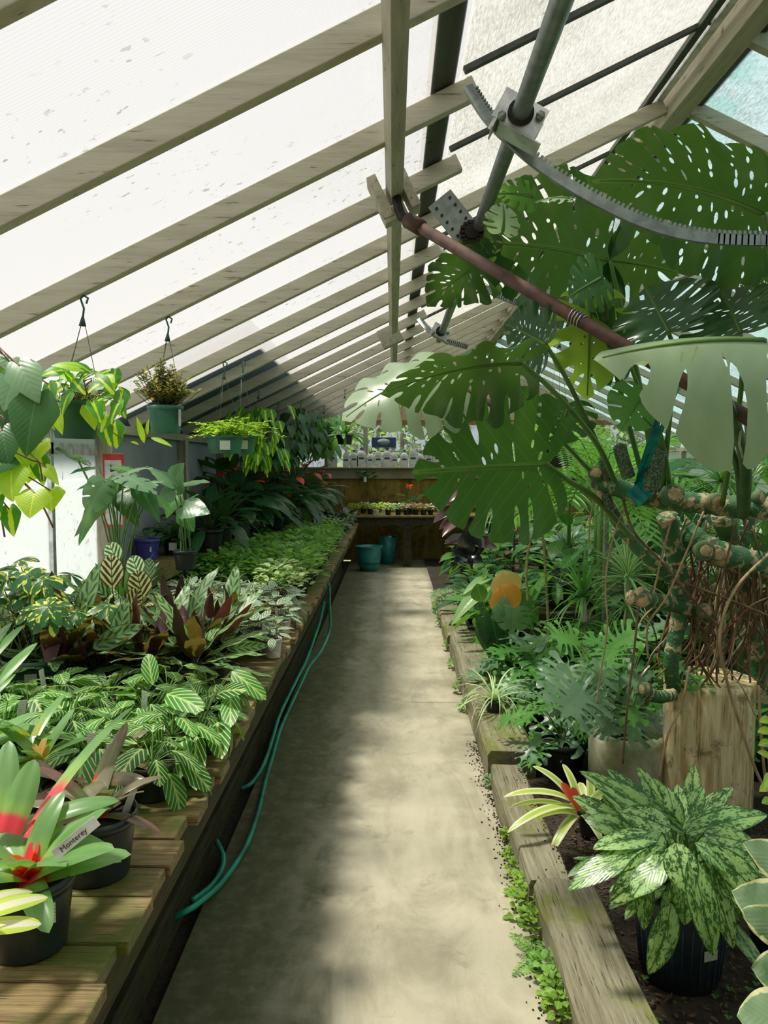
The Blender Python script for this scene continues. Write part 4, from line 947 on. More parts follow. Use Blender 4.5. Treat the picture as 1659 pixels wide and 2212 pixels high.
spz = [p for i, p in enumerate(sp) if i % 5 == 2]; sps = [p for i, p in enumerate(sp) if i % 5 != 2]
spread(sil, sps, lambda i, x, y: 'silvery feather-veined calathea, %s row behind the spotted calatheas, %s' % (ORD[min(6,int((y-3.35)/0.155))], POS[min(5,int((-0.55-x)/0.14))]), 'silver calatheas on the bench', seed=7)
spread(zeb, spz, lambda i, x, y: 'brown and cream zebra-leaved calathea, %s row of silver patch, %s' % (ORD[min(6,int((y-3.35)/0.155))], POS[min(5,int((-0.55-x)/0.14))]), 'peacock calatheas in the silver patch', seed=8)
t = thing('peacock_calathea', 'tall peacock calathea with two big round zebra-striped leaves facing the path', 'plant', (-1.13, 3.12, BT)); potshape(t, 0.055, 0.09, m_nurs); b = MB(); o = t.location
for B, Tp, w, mi in (((243,1272,3.05),(240,1198,3.08),.10,0),((308,1292,3.0),(296,1232,3.0),.10,0),((275,1330,3.0),(300,1270,2.98),.08,0),((255,1215,3.15),(235,1172,3.2),.08,1),((300,1246,3.1),(286,1200,3.15),.08,1),((322,1250,3.3),(322,1205,3.3),.06,2),((230,1290,3.1),(190,1250,3.1),.07,1)):
    b.tube(bend((0,0,.08), at(*B)-o, 0.01, 4), 0.0016, 5, 3, cap=False); span(b, 'roundL', at(*B)-o, at(*Tp)-o, (0.1,-1,.25), w, 0.15, fold=0.05)
    b.M[-len(T['roundL'][1]):] = [mi]*len(T['roundL'][1])
fol(t, b, [L['zeb'], L['zebG'], L['sil'], m_stemD])
for (px, py, d, h, w, lb) in ((590,1412,3.32,0.085,0.040,'small white plastic pot beside the calatheas at the board ends'), (612,1345,3.75,0.075,0.035,'white pot with a leafless rim second along the bench edge')):
    p = at(px, py, d); t = thing('white_pot_plant', lb, 'plant', (p.x, p.y, BT)); potshape(t, w, h, m_white); b = MB(); rr = random.Random(px)
    rosette(b, rr, 9, 'ovate', 0.07, 0.035, 0.2, 1.2, 0.6, h, 0.05, leafdrop=0.6); fol(t, b, [L['sil'], m_stemD]); stick_tag(t, -w*0.7, 0, h*0.8, 0.08, 0.014, 0.3, -0.15)
# spider plants and small bushy pots
spd = [P_rosette('small_spider_plant', '', 'plant', 0.045, 0.07, m_nurs, [L['spi']], 100+s_, [lambda b, rr: rosette(b, rr, 34, 'grass', 0.17, 0.008, 0.3, 1.4, 1.6, 0.065, fold=0.3)]) for s_ in range(2)]
spread(spd, grid(-0.72, -1.25, 4.5, 4.68, 5, 2, BT, 0.03, 13), rowlab('small pale spider plant', 5, 'behind the silver calatheas'), 'small spider plants on the bench', seed=9)
small = []
defs = [('ivy_pot','frn',90,'tiny',0.036,0.022,0.10,0.10),('creeping_fig_pot','frn',90,'tiny',0.03,0.02,0.10,0.09),('baby_tears_pot','frn',150,'dia',0.026,0.018,0.10,0.12),('variegated_ivy_pot','crm',80,'tiny',0.032,0.024,0.09,0.09)]
for nm, lm, n, tn, ll, ww, rad, hg in defs:
    for s_ in range(2):
        t = P_rosette(nm, '', 'plant', 0.045, 0.065, m_black, [L[lm], m_stem], 120+s_+n, [lambda b, rr, n=n, tn=tn, ll=ll, ww=ww, rad=rad, hg=hg: bushy(b, rr, n, tn, ll, ww, rad, hg, 0.06)]); small.append(t)
KN = {'ivy_pot':'small ivy','creeping_fig_pot':'dark creeping fig','baby_tears_pot':'bright feathery green plant','variegated_ivy_pot':'cream-flecked ivy'}
def smallzone(idx, x0, x1, y0, y1, nx, ny, seed, nm, z=BT):
    pl = [small[i] for i in idx]; gsp = grid(x0, x1, y0, y1, nx, ny, z, 0.025, seed)
    spread(pl if not smallused.get(tuple(idx)) else [dup(p, (0,0,0)) for p in pl], gsp, lambda i, x, y: '%s in %s, %s row, %s' % (KN[pl[i % len(pl)].name.split('.')[0]], nm, ORD[min(11, i//nx)], POS[min(5, i % nx)]), 'small pots in ' + nm, (1.2, 1.7), seed=seed); smallused[tuple(idx)] = 1
smallused = {}
smallzone([6,7], -0.62, -0.72, 4.62, 4.90, 2, 3, 21, 'the cream-leaved cluster')
smallzone([0,1,2], -0.64, -1.28, 5.0, 6.2, 6, 9, 22, 'the ivy patch')
smallzone([4,5], -0.64, -1.28, 6.4, 7.6, 6, 8, 23, 'the feathery green patch')
smallzone([3], -0.85, -1.28, 4.80, 4.92, 3, 2, 24, 'the dark creeping patch')
# ------------------------------------------------------------------ raised shelf and taller plants at the back of the bench
t = thing('raised_shelf', 'mossy raised timber shelf along the back of the bench', 'shelf', (-1.46, 5.3, BT))
b = MB(); b.box((0, 0, 0.235), (0.26, 2.9, 0.03)); b.box((0.125, 0, 0.20), (0.03, 2.9, 0.07)); b.build('board', m_bench, t, smooth=False, bevel=0.003)
for y in (-1.35, 0, 1.35): b = MB(); b.box((0, y, 0.11), (0.2, 0.05, 0.22)); b.build('support', m_skirt, t, smooth=False)
SH = BT+0.25
def stalkplant(name, label, loc, pr, ph, pm, seed, spots, mats, cat='plant', group=None, pr_=0.0026, smi=None, z0=None):
    """spots: (base px, base py, tip px, tip py, depth, template, width, up, mat, droop)"""
    t = thing(name, label, cat, loc, 0, group); o = t.location.copy(); b = MB(); smi = len(mats)-1 if smi is None else smi; rr = random.Random(seed)
    if ph: potshape(t, pr, ph, pm)
    z0 = ph*0.9 if z0 is None else z0
    for (bx, by, tx, ty, d, tn, w, u, mi, dr) in spots:
        B = at(bx, by, d) - o; p0 = Vector((rr.uniform(-.4,.4)*pr, rr.uniform(-.4,.4)*pr, z0)); mid = (p0+B)/2 + Vector((-(B.x-p0.x)*0.18, -(B.y-p0.y)*.18, abs(B.z-p0.z)*0.08))
        b.tube(catmull([tuple(p0), tuple(mid), tuple(B)], 5), pr_, 6, smi, cap=False)
        span(b, tn, B, at(tx, ty, d + rr.uniform(-.08,.05)) - o, u, w, dr, fold=0.18, curl=0.25, wave=0.02, mi=mi)
    fol(t, b, mats); return t
UPF = (0, -.8, .6); UPU = (0, -.25, 1); UPB = (0, .5, .8)
p = at(262, 1230, 3.55)
t = stalkplant('tall_philodendron', 'tall long-stalked plant with broad notched leaves in front of the warning sign', (p.x, 3.55, BT), 0.075, 0.13, m_black, 1, [
    (335,1045,262,1068,3.5,'smon',.14,UPU,0,.6),(225,1040,190,1110,3.4,'smon',.13,(.5,-.5,.8),0,.7),(232,1040,330,1012,3.5,'smon',.14,UPU,0,.5),(268,1030,338,1068,3.35,'smon',.15,UPU,1,.5),
    (170,995,183,990,3.6,'smon',.12,UPB,2,.5),(170,998,118,970,3.6,'ovate',.09,UPB,2,.5),(215,1010,150,1025,3.6,'lance',.07,UPU,2,.6),(230,1035,165,1060,3.5,'ovate',.08,UPU,2,.5),
    (240,1050,160,1160,3.5,'heart',.10,(.8,-.5,.3),1,.4),(290,1020,232,1010,3.7,'smon',.13,UPU,3,.5),(300,1050,345,1130,3.4,'heart',.11,(.3,-.7,.6),2,.4),(280,1060,260,1110,3.6,'heart',.11,UPF,2,.3),(310,1060,372,1110,3.5,'ovate',.08,UPU,3,.5),
    (250,1050,300,1140,3.6,'heart',.12,UPF,2,.3),(210,1080,170,1180,3.6,'heart',.09,UPF,3,.3)], [L['gry'], L['gry'], L['drk'], L['mid'], m_stem], pr_=0.0035)
b = MB(); rr = random.Random(4); rosette(b, rr, 18, 'strapL', 0.30, 0.022, 0.9, 1.45, 0.5, 0.12, fold=.2); b.build('foliage', L['mid'], t)
p = at(400, 1210, 4.3)
stalkplant('broad_leaved_plant', 'broad glossy-leaved plant to the right of the tall philodendron', (p.x, 4.30, SH), 0.065, 0.11, m_black, 2, [
    (376,1050,398,1000,4.3,'heart',.20,UPF,0,.5),(372,1045,318,1012,4.2,'heart',.15,UPU,0,.5),(385,1050,455,1042,4.3,'ovate',.12,UPU,0,.5),(396,1095,454,1110,4.2,'heart',.17,(-.2,-.7,.7),0,.4),(372,1060,340,1090,4.2,'heart',.13,UPF,0,.4),(400,1085,430,1068,4.4,'ovate',.08,UPU,1,.4),(380,1070,360,1120,4.4,'heart',.12,UPF,1,.4),(395,1110,420,1150,4.5,'heart',.12,UPF,1,.3)], [L['gry'], L['mid'], m_stem])
p = at(308, 1215, 3.95)
t = P_rosette('blue_pot_plant', 'young plant in a violet-blue pot on the raised shelf', 'plant', 0.079, 0.13, m_blue, [L['gry'], m_stem], 3, [lambda b, rr: rosette(b, rr, 7, 'heart', .05, .045, .4, 1.3, .4, .11, .06)], (-1.53, 4.75, SH))
side_label(t, 0.077, 0.07, 0.012, 0.03, -1.0, m_white)
for i, (px, py, d, pm, lb) in enumerate(((366,1215,4.45,m_terra,'ivy in a terracotta-coloured pot beside the violet-blue pot'),(430,1175,5.0,m_black,'dark fern in a black pot with a square white label'),(497,1130,5.9,m_terra,'dark plant in a brown pot on the far end of the raised shelf'),(470,1150,5.5,m_purple,'bushy plant in a purple pot behind the labelled black pot'))):
    p = at(px, py, d); t = thing('shelf_plant', lb, 'plant', (-1.44, d if i else 5.05, SH), 0); potshape(t, 0.065, 0.11, pm); b = MB(); rr = random.Random(i)
    if i in (0,): bushy(b, rr, 70, 'tiny', .045, .03, .13, .14, .09)
    else: rosette(b, rr, 22, 'lance', .19, .04, .1, 1.2, 1.0, .1, .03)
    fol(t, b, [L['gry'] if i == 0 else L['drk'], m_stemD])
    if i == 1: side_label(t, 0.063, 0.06, 0.05, 0.05, -1.3); stick_tag(t, .05, -.03, .09, .09, .016, .2, .1)
    if i == 0: stick_tag(t, .06, -.03, .03, .08, .013, .2, .05)
# umbrella plants at the left
for (px, py, d, ph, seed, lb) in ((75,1330,2.75,.13,1,'variegated umbrella plant in the wide dark green pot near the bright wall light'),(25,1150,3.15,.13,2,'variegated umbrella plant against the wall at the left edge')):
    p = at(px, py, d); t = thing('umbrella_plant', lb, 'plant', (max(p.x, -1.5), d, BT), 0); potshape(t, 0.115 if seed == 1 else .09, .15, m_dgreen); b = MB(); rr = random.Random(seed)
    for q in range(24 if seed == 1 else 22):
        a = rr.uniform(0, 6.28); e = rr.uniform(.35,1.45); l = rr.uniform(.12,.36); tip = Vector((math.cos(a)*math.cos(e), math.sin(a)*math.cos(e), math.sin(e)))*l + Vector((0,0,.14))
        b.tube(bend((rr.uniform(-.03,.03),rr.uniform(-.03,.03),.12), tip, .01, 4), .0022, 5, 1, cap=False)
        n = rr.choice((6,7,8)); nrm = Vector((math.cos(a)*.4, math.sin(a)*.4 - .35, 1)).normalized(); s1 = nrm.orthogonal().normalized(); s2 = nrm.cross(s1)
        for k in range(n):
            an = 2*PI*k/n + rr.uniform(-.1,.1); dd = s1*math.cos(an)+s2*math.sin(an); place(b, 'obov', tip, dd - nrm*.15, nrm, .085*rr.uniform(.8,1.15), .034, .5, .2, .1, 0, 3, 0, rr.random())
    fol(t, b, [L['sch'], m_stem])
    if seed == 1: side_label(t, .112, .08, .04, .06, -1.3)
p = at(132, 1320, 2.95); t = P_rosette('terracotta_pot_plant', 'small plant in a terracotta pot with a white label, beside the wide green pot', 'plant', .07, .12, m_terra, [L['crm'], m_stem], 8, [lambda b, rr: bushy(b, rr, 70, 'tiny', .04, .025, .09, .08, .1)], (p.x, 2.95, BT+.02)); side_label(t, .067, .06, .03, .055, -1.35)
# ------------------------------------------------------------------ hanging baskets
def hanger(t, hook, rimr, rimz, top):
    """hook: point on the rafter (local), three wires down to the rim"""
    b = MB(); x, y, z = hook
    b.tube([(x+.012,y,z-.005),(x+.018,y,z+.012),(x+.004,y,z+.02),(x-.006,y,z+.01),(x+.004,y,z-.02),(x+.0,y,z-.05)], .0035, 8); b.tube([(x,y,z-.045),(x-.002,y,z-.075)], [.004,.012], 8); b.build('hook', m_hook, t)
    for k in range(3):
        a = 0.4 + 2*PI*k/3; b = MB(); b.tube([(x-.002+.008*math.cos(a), y+.008*math.sin(a), z-.072), (rimr*math.cos(a), rimr*math.sin(a), rimz)], .0011, 5); b.build('hanger_wire', m_wire, t)
def raft_h(x, d): return hz(x) - 0.004
d = 2.46; p = at(163, 948, d); z0 = p.z
t = thing('hanging_basket', 'hanging dark green pot of lime and green heart-leaved vine nearest the camera', 'hanging plant', (p.x, d, z0)); o = t.location.copy()
potshape(t, 0.083, 0.118, m_dgreen, 0.72); hk = at(178, 645, d) - o; hanger(t, (hk.x, 0, raft_h(hk.x+o.x, d)-z0-.016), 0.08, 0.115, 0)
b = MB(); rr = random.Random(5)
lv = [(172,795,110,790,.045),(190,800,150,783,.04),(130,800,85,815,.05),(215,830,190,850,.06),(232,810,200,825,.055),(245,850,205,872,.06),(200,870,218,915,.055),(232,895,218,935,.06),(190,880,205,930,.06),(262,850,258,900,.05),
      (150,850,135,900,.05),(120,830,100,870,.05),(110,880,135,940,.055),(100,850,85,900,.05),(245,915,252,970,.075),(225,920,240,965,.06),(140,810,165,830,.05),(170,830,190,812,.05),(160,860,180,840,.05),(185,850,165,895,.04),(125,860,108,905,.05),(275,860,255,835,.05),(210,815,240,800,.045),(155,820,135,800,.04),(95,890,120,930,.06),(250,870,272,905,.05),(180,815,215,805,.05),(145,835,120,850,.05)]
for q in range(14): x = rr.uniform(110, 260); y = rr.uniform(800, 880); lv.append((x, y, x+rr.uniform(-40,40), y+rr.uniform(10,50), rr.uniform(.04,.055)))
for i, (bx, by, tx, ty, w) in enumerate(lv):
    dd = d - 0.06 + rr.uniform(-.07, .09); B = at(bx, by, dd)-o; p0 = Vector((rr.uniform(-.05,.05), rr.uniform(-.05,.05), .11)); b.tube(catmull([tuple(p0), tuple((p0+B)/2+Vector((0,0,.025))), tuple(B)], 4), .0013, 5, 2, cap=False)
    span(b, 'heart', B, at(tx, ty, dd-.02)-o, (rr.uniform(-.4,.4), -.7, .7), w, .6, fold=.15, curl=.2, mi=(0 if i % 4 else 1))
b.tube([tuple(at(*q)-o) for q in ((232,925,2.42),(262,948,2.42),(290,960,2.42),(302,962,2.42),(318,945,2.42),(318,920,2.42))], .0016, 6, 2)
for (bx,by,tx,ty) in ((318,940,322,905),(312,958,295,900),(325,945,372,965),(300,960,282,955)): span(b, 'lance', at(bx,by,2.42)-o, at(tx,ty,2.40)-o, (0,-.6,.8), .02, .3, mi=1)
fol(t, b, [L['bra'], L['yel'], m_stemR])
# vine basket at the left edge (pot is outside the picture)
d = 1.86; px0 = -150; p = at(px0, 960, d)
t = thing('hanging_basket', 'hanging heart-leaved vine with big dark and yellow-green leaves at the left edge', 'hanging plant', (p.x, d, p.z)); o = t.location.copy()
potshape(t, 0.09, 0.12, m_dgreen, 0.72); hanger(t, (0, 0, raft_h(o.x, d)-o.z-.016), .087, .117, 0); b = MB()
big = [(78,862,57,988,.115,1,1.7),(45,800,8,890,.11,3,1.75),(42,790,85,872,.085,3,1.72),(5,930,20,1005,.09,1,1.72),(0,985,-20,1030,.10,1,1.7),(40,960,20,1060,.085,2,1.78),(25,1015,28,1085,.085,2,1.7),(75,1065,64,1120,.085,2,1.68),(110,1060,112,1105,.07,2,1.8),(90,955,70,1010,.06,2,1.8),(100,1010,128,1050,.03,2,1.7),(12,1010,-10,1080,.08,2,1.75),(20,780,-10,850,.08,3,1.8),(5,830,-15,780,.07,0,1.8),(40,830,35,870,.06,0,1.85),(90,880,100,900,.05,0,1.85),(60,830,75,800,.05,0,1.85),(85,990,95,1050,.05,0,1.8),(20,1100,30,1160,.05,0,1.75),(55,1030,45,1000,.07,2,1.82),(0,870,15,930,.08,1,1.8),(70,1000,60,1045,.05,2,1.85),(105,830,120,870,.04,0,1.85),(25,890,45,930,.07,0,1.88),(-20,1050,0,1120,.08,0,1.75),(95,870,118,905,.05,0,1.84),(50,880,25,920,.06,3,1.85)]
rr = random.Random(6)
for (bx, by, tx, ty, w, mi, dd) in big:
    B = at(bx, by, dd)-o; p0 = at(px0+90, by-40-rr.uniform(0,60), d)-o; b.tube(catmull([tuple(p0), tuple((p0+B)/2+Vector((0,-.02,.03))), tuple(B)], 4), .0017, 5, 4, cap=False)
    span(b, 'heartL', B, at(tx, ty, dd-.03)-o, (rr.uniform(-.3,.3), -.85, .5), w, .5, fold=.12, curl=.2, mi=mi)
for pts in (((-60,860,1.8),(10,1000,1.74),(50,1040,1.72),(85,1080,1.7),(115,1140,1.7)),((-60,930,1.8),(60,990,1.76),(84,1000,1.76),(92,1040,1.76)),((-60,900,1.8),(5,900,1.75),(8,960,1.75),(0,1080,1.75),(10,1160,1.75))):
    b.tube([Vector(q) for q in catmull([tuple(at(*q)-o) for q in pts], 6)], .0022, 6, 4)
fol(t, b, [L['bra'], L['hrt'], L['yel'], L['gry'], m_stemR])
# bushy basket
d = 3.06; p = at(358, 936, d)
t = thing('hanging_basket', 'hanging green pot with a spiky upright bush carrying one orange flower', 'hanging plant', (p.x, d, p.z)); o = t.location.copy()
potshape(t, 0.07, 0.108, m_green, 0.80); hk = at(362, 692, d)-o; hanger(t, (hk.x, 0, raft_h(hk.x+o.x, d)-o.z-.016), .068, .105, 0); b = MB(); rr = random.Random(9)
for q in range(80):
    a = rr.uniform(0, 6.28); e = rr.uniform(.4,1.5); l = rr.uniform(.08,.20); tip = Vector((math.cos(a)*math.cos(e)*.8, math.sin(a)*math.cos(e)*.8, math.sin(e)))*l + Vector((0,0,.10)); b.tube([(0,0,.1), tip*.6+Vector((0,0,.02)), tip], .0012, 4, 1, cap=False)
    for k in range(20):
        f = .25+.75*k/20; pp = Vector((0,0,.1)).lerp(tip, f); an = k*2.4; dd = Vector((math.cos(an), math.sin(an), .6)); place(b, 'tiny', pp, dd, (0,0,1), .032*rr.uniform(.7,1.1), .012, .3, .2, 0, 0, 3, 0, rr.random())
place(b, 'tiny', at(345,845,2.97)-o, (0,-.5,.6), (0,-.8,.2), .022, .018, mi=2); place(b, 'tiny', at(329,865,2.97)-o, (0,-.5,.6), (0,-.8,.2), .014, .012, mi=2)
fol(t, b, [leafmat('olive_bronze_leaf', (0.13,0.17,0.04), (0.20,0.14,0.06)), m_stemD, L['org']]); side_label(t, .072, .06, .012, .065, -.45, m_white)
# lime basket, two pots
for k, (px, py, r_, lb) in enumerate(((486,980,.105,'hanging green pot of frilly lime foliage with a square white label'),(526,978,.075,'small pot of lime foliage hanging just behind the labelled one'))):
    d = 4.26 + .22*k; p = at(px, py, d); t = thing('hanging_basket', lb, 'hanging plant', (p.x, d, p.z)); o = t.location.copy(); potshape(t, r_, .10, m_green, .8)
    if k == 0: hk = at(484, 798, d)-o; hanger(t, (hk.x, 0, raft_h(hk.x+o.x, d)-o.z-.016), r_, .10, 0)
    else: hanger(t, (0, 0, raft_h(o.x, 4.86)-o.z-.016), r_, .10, 0)
    b = MB(); rr = random.Random(k+11)
    for q in range(60 if k == 0 else 36):
        a = rr.uniform(0, 6.28); e = rr.uniform(-.1,1.2); l = rr.uniform(.08,.17); h = Vector((math.cos(a), math.sin(a), 0)); p0 = Vector((0,0,.09)) + h*rr.uniform(0,.07); tip = p0 + (h*math.cos(e)*1.1 + Vector((0,0,math.sin(e)*.75)))*l
        mid = (p0+tip)/2 + Vector((0,0,.03)); pts = catmull([tuple(p0), tuple(mid), tuple(tip)], 5); b.tube(pts, .0012, 4, 1, cap=False)
        for z_, pp in enumerate(pts):
            for s_ in range(3): an = rr.uniform(0,6.28); place(b, 'tiny', pp, (math.cos(an), math.sin(an), .5), (0,0,1), .026, .013, .3, .1, 0, 0, 3, 0, rr.random())
    fol(t, b, [L['lim'], m_stem]); side_label(t, r_*.98, .045, .055 if k == 0 else .045, .05, -1.35)
# far hanging pots
fh = [(518,828,5.46,560,965,'bra',.05,'trailing heart-leaved vine'),(572,842,6.66,600,965,'hrt',.06,'dark trailing vine'),(596,858,7.26,650,950,'drk',.06,'dark leafy plant'),(640,872,8.5,700,955,'mid',.07,'green leafy plant')]
for k, (hx, hy, d, px, py, lm, ll, nm) in enumerate(fh):
    p = at(px, py, d); t = thing('hanging_basket', 'far hanging pot of ' + nm + ', ' + ['just behind the lime baskets','second behind the lime baskets','under the shaded roof','nearest the far window'][k], 'hanging plant', (p.x, d, p.z)); potshape(t, .10, .12, m_black); hanger(t, (0,0,raft_h(p.x, d)-p.z-.016), .10, .12, 0); b = MB(); rr = random.Random(k+31)
    for q in range(110):
        a = rr.uniform(0,6.28); h = Vector((math.cos(a), math.sin(a), 0)); pp = Vector((0,0,.12)) + h*rr.uniform(0,.24) + Vector((0,0,rr.uniform(-.25,.16))); place(b, 'heart', pp, h*.5 + Vector((0,-.3,-.8)), h+Vector((0,-.5,.5)), rr.uniform(.8,1.2)*(ll+.045), ll+.02, .4, .15, 0, 0, 3, 0, rr.random())
    fol(t, b, [L[lm]])
d = 8.0; p = at(745, 960, d); t = thing('hanging_basket', 'hanging strap-leaved plant in front of the far window', 'hanging plant', (p.x, d, p.z)); potshape(t, .09, .10, m_black); hanger(t, (0,0,raft_h(p.x,d)-p.z-.016), .09, .10, 0)
b = MB(); rosette(b, random.Random(2), 22, 'strap', .28, .04, -.2, 1.3, 1.1, .1, mi=0); rosette(b, random.Random(3), 8, 'strap', .22, .05, .2, 1.2, .9, .1, mi=1); fol(t, b, [L['mid'], L['gry']])
# ------------------------------------------------------------------ dark plants filling the far half of the bench
far = []
for s_ in range(3):
    far.append(P_rosette('flamingo_flower', '', 'plant', .08, .14, m_black, [L['drk'], m_stemD, L['red']], 150+s_, [lambda b, rr: rosette(b, rr, 22, 'heart', .16, .11, .2, 1.4, .5, .13, .22, leafdrop=.9), lambda b, rr: rosette(b, rr, 5, 'heart', .07, .06, .9, 1.4, .2, .13, .40, mi=2, leafdrop=1.2)]))
for s_ in range(2):
    far.append(P_rosette('dark_leafy_plant', '', 'plant', .08, .13, m_black, [L['drk'], m_stemD], 160+s_, [lambda b, rr: rosette(b, rr, 34, 'ovate', .17, .07, .1, 1.4, .7, .12, .18, leafdrop=.6)]))
far.append(P_rosette('dark_strap_plant', '', 'plant', .08, .13, m_black, [L['drk'], m_stemD], 170, [lambda b, rr: rosette(b, rr, 26, 'strapL', .36, .045, .3, 1.4, 1.0, .12)]))
sp = grid(-1.05, -1.45, 6.95, 10.4, 2, 11, BT+.22, .04, 41) + grid(-1.25, -1.42, 5.2, 6.6, 1, 4, SH+.0, .03, 42)
spread(far, sp, lambda i, x, y: 'dark glossy potted plant massed at the back of the bench', 'dark plants at the back of the bench', (1.0, 1.35), 43)
bigd = [dup(far[q], (x, y, BT+.22), q*1.3, sc_) for q, x, y, sc_ in ((3,-1.42,6.6,1.9),(5,-1.40,7.3,1.8),(4,-1.40,8.1,2.0),(3,-1.38,9.0,1.9),(0,-1.25,7.7,1.7),(5,-1.30,9.8,1.8))]
for i, o_ in enumerate(bigd): o_['label'] = 'tall dark plant below the far hanging pots, %s along the wall' % ORD[i]; o_['group'] = 'tall dark plants at the back of the bench'
t = thing('raised_shelf', 'dark raised timber shelf under the massed dark plants', 'shelf', (-1.25, 8.75, BT)); b = MB(); b.box((0,0,.195), (.62,3.7,.03)); b.build('board', m_skirt, t, smooth=False)
for y in (-1.6, 0, 1.6): b = MB(); b.box((0,y,.09),(.5,.05,.18)); b.build('support', m_skirt, t, smooth=False)
bk = []
for s_ in range(2):
    bk.append(P_rosette('black_leaved_plant', '', 'plant', .06, .09, m_black, [L['blk'], m_stemD, L['gry']], 180+s_, [lambda b, rr: rosette(b, rr, 13, 'heart', .12, .09, .1, 1.2, .5, .085, .09, leafdrop=.6), lambda b, rr: rosette(b, rr, 4, 'heart', .10, .08, .3, 1.2, .5, .085, .09, mi=2)]))
for s_ in range(2):
    bk.append(P_rosette('green_leafy_pot', '', 'plant', .055, .09, m_black, [L['mid'], m_stem], 190+s_, [lambda b, rr: rosette(b, rr, 20, 'ovate', .09, .045, .1, 1.3, .6, .085, .06)]))
spread(bk, grid(-.64, -.98, 7.8, 10.6, 3, 12, BT, .03, 51), lambda i, x, y: ('black-green heart-leaved plant' if i % 4 < 2 else 'leafy green plant') + ' in the far rows by the bench end', 'leafy plants at the far end of the bench', seed=52)
for i in range(14):
    rr = random.Random(i+900); x, y = rr.uniform(-1.2,-.66), rr.uniform(4.6, 9.5); o_ = MB(); o_.box((0,0,.07), (.02,.0012,.14)); g = o_.build('plant_tag', m_white, None, smooth=False); g.location = (x,y,BT+.07); g.rotation_euler = (rr.uniform(-.1,.1), rr.uniform(-.3,.3), rr.uniform(-.5,.5)); tag(g, 'white plastic plant tag standing among the small pots', 'plant tag', 'loose plant tags among the small pots')
# ------------------------------------------------------------------ far table contents
tp = []
defs = [('lim',m_white,'pale lime plant in a white pot',.05),('crm',m_black,'cream-flecked plant in a black pot',.045),('pnk',m_black,'pink-flecked plant in a black pot',.045)]
for i, (lm, pm, nm, r_) in enumerate(defs): tp.append(P_rosette('table_plant', '', 'plant', r_, .08, pm, [L[lm], m_stem], 200+i, [lambda b, rr: bushy(b, rr, 60, 'tiny', .045, .03, .10, .09, .075)]))
tps = [(765,0,.02),(800,1,.2),(812,0,0),(838,1,.02),(860,1,.06),(878,2,.02),(898,2,.06),(915,2,.02),(930,1,.05),(950,0,.02),(970,2,.06),(990,1,.02),(830,0,.35),(785,1,.4)]
usd = set()
for i, (px, k, dy) in enumerate(tps):
    p = at(px, 1100, 11.5+dy); loc = (p.x, 11.5+dy, .77); o = tp[k] if k not in usd else dup(tp[k], loc, i, 1); usd.add(k); o.location = loc
    o['label'] = defs[k][2] + ' on far table, ' + ['at its left end','second from its left end','left of the middle','left of the middle','over the table leg','over the table leg','right of the middle','right of the middle','right of the middle','toward the right','toward the right','near the right end','in the second row','in the second row at the left'][i]; o['group'] = 'small plants on the far table'
p = at(886, 1100, 11.75); t = P_rosette('red_geranium', 'green plant with scarlet flower heads on the far table', 'plant', .07, .12, m_black, [L['drk'], m_stem, L['red']], 210, [lambda b, rr: rosette(b, rr, 16, 'round', .13, .13, .1, 1.2, .4, .11, .20, leafdrop=.8), lambda b, rr: rosette(b, rr, 16, 'tiny', .05, .04, .2, 1.4, .2, .40, .03, mi=2)], (p.x, 11.85, .77))
p = at(798, 1230, 11.2); t = thing('glazed_pot', 'big turquoise glazed pot on the floor below the far table', 'pot', (p.x, 11.0, 0)); b = MB(); b.lathe([(.001,0),(.12,0),(.15,.08),(.178,.22),(.172,.30),(.195,.345),(.20,.36),(.185,.36),(.165,.30),(.16,.10),(.001,.08)], 32); b.build('body', m_teal, t)
p = at(838, 1210, 11.9); t = thing('glazed_pot', 'tall dark teal pot behind the turquoise pot', 'pot', (p.x, 11.75, 0)); b = MB(); b.lathe([(.001,0),(.10,0),(.12,.2),(.14,.42),(.125,.42),(.10,.1),(.001,.08)], 28); b.build('body', m_teal, t)
for i, (px, py, z_) in enumerate(((788,1030,1.32),)):
    p = at(px, py, 12.1); t = P_rosette('wall_pot', 'small dark trailing plant hung on the post below the far window', 'plant', .05, .08, m_black, [L['drk'], m_stem], 220, [lambda b, rr: bushy(b, rr, 60, 'lance', .10, .035, .16, .14, .02)], (p.x, 12.2, 1.25)); side_label(t, .05, .04, .05, .08, -1.5)
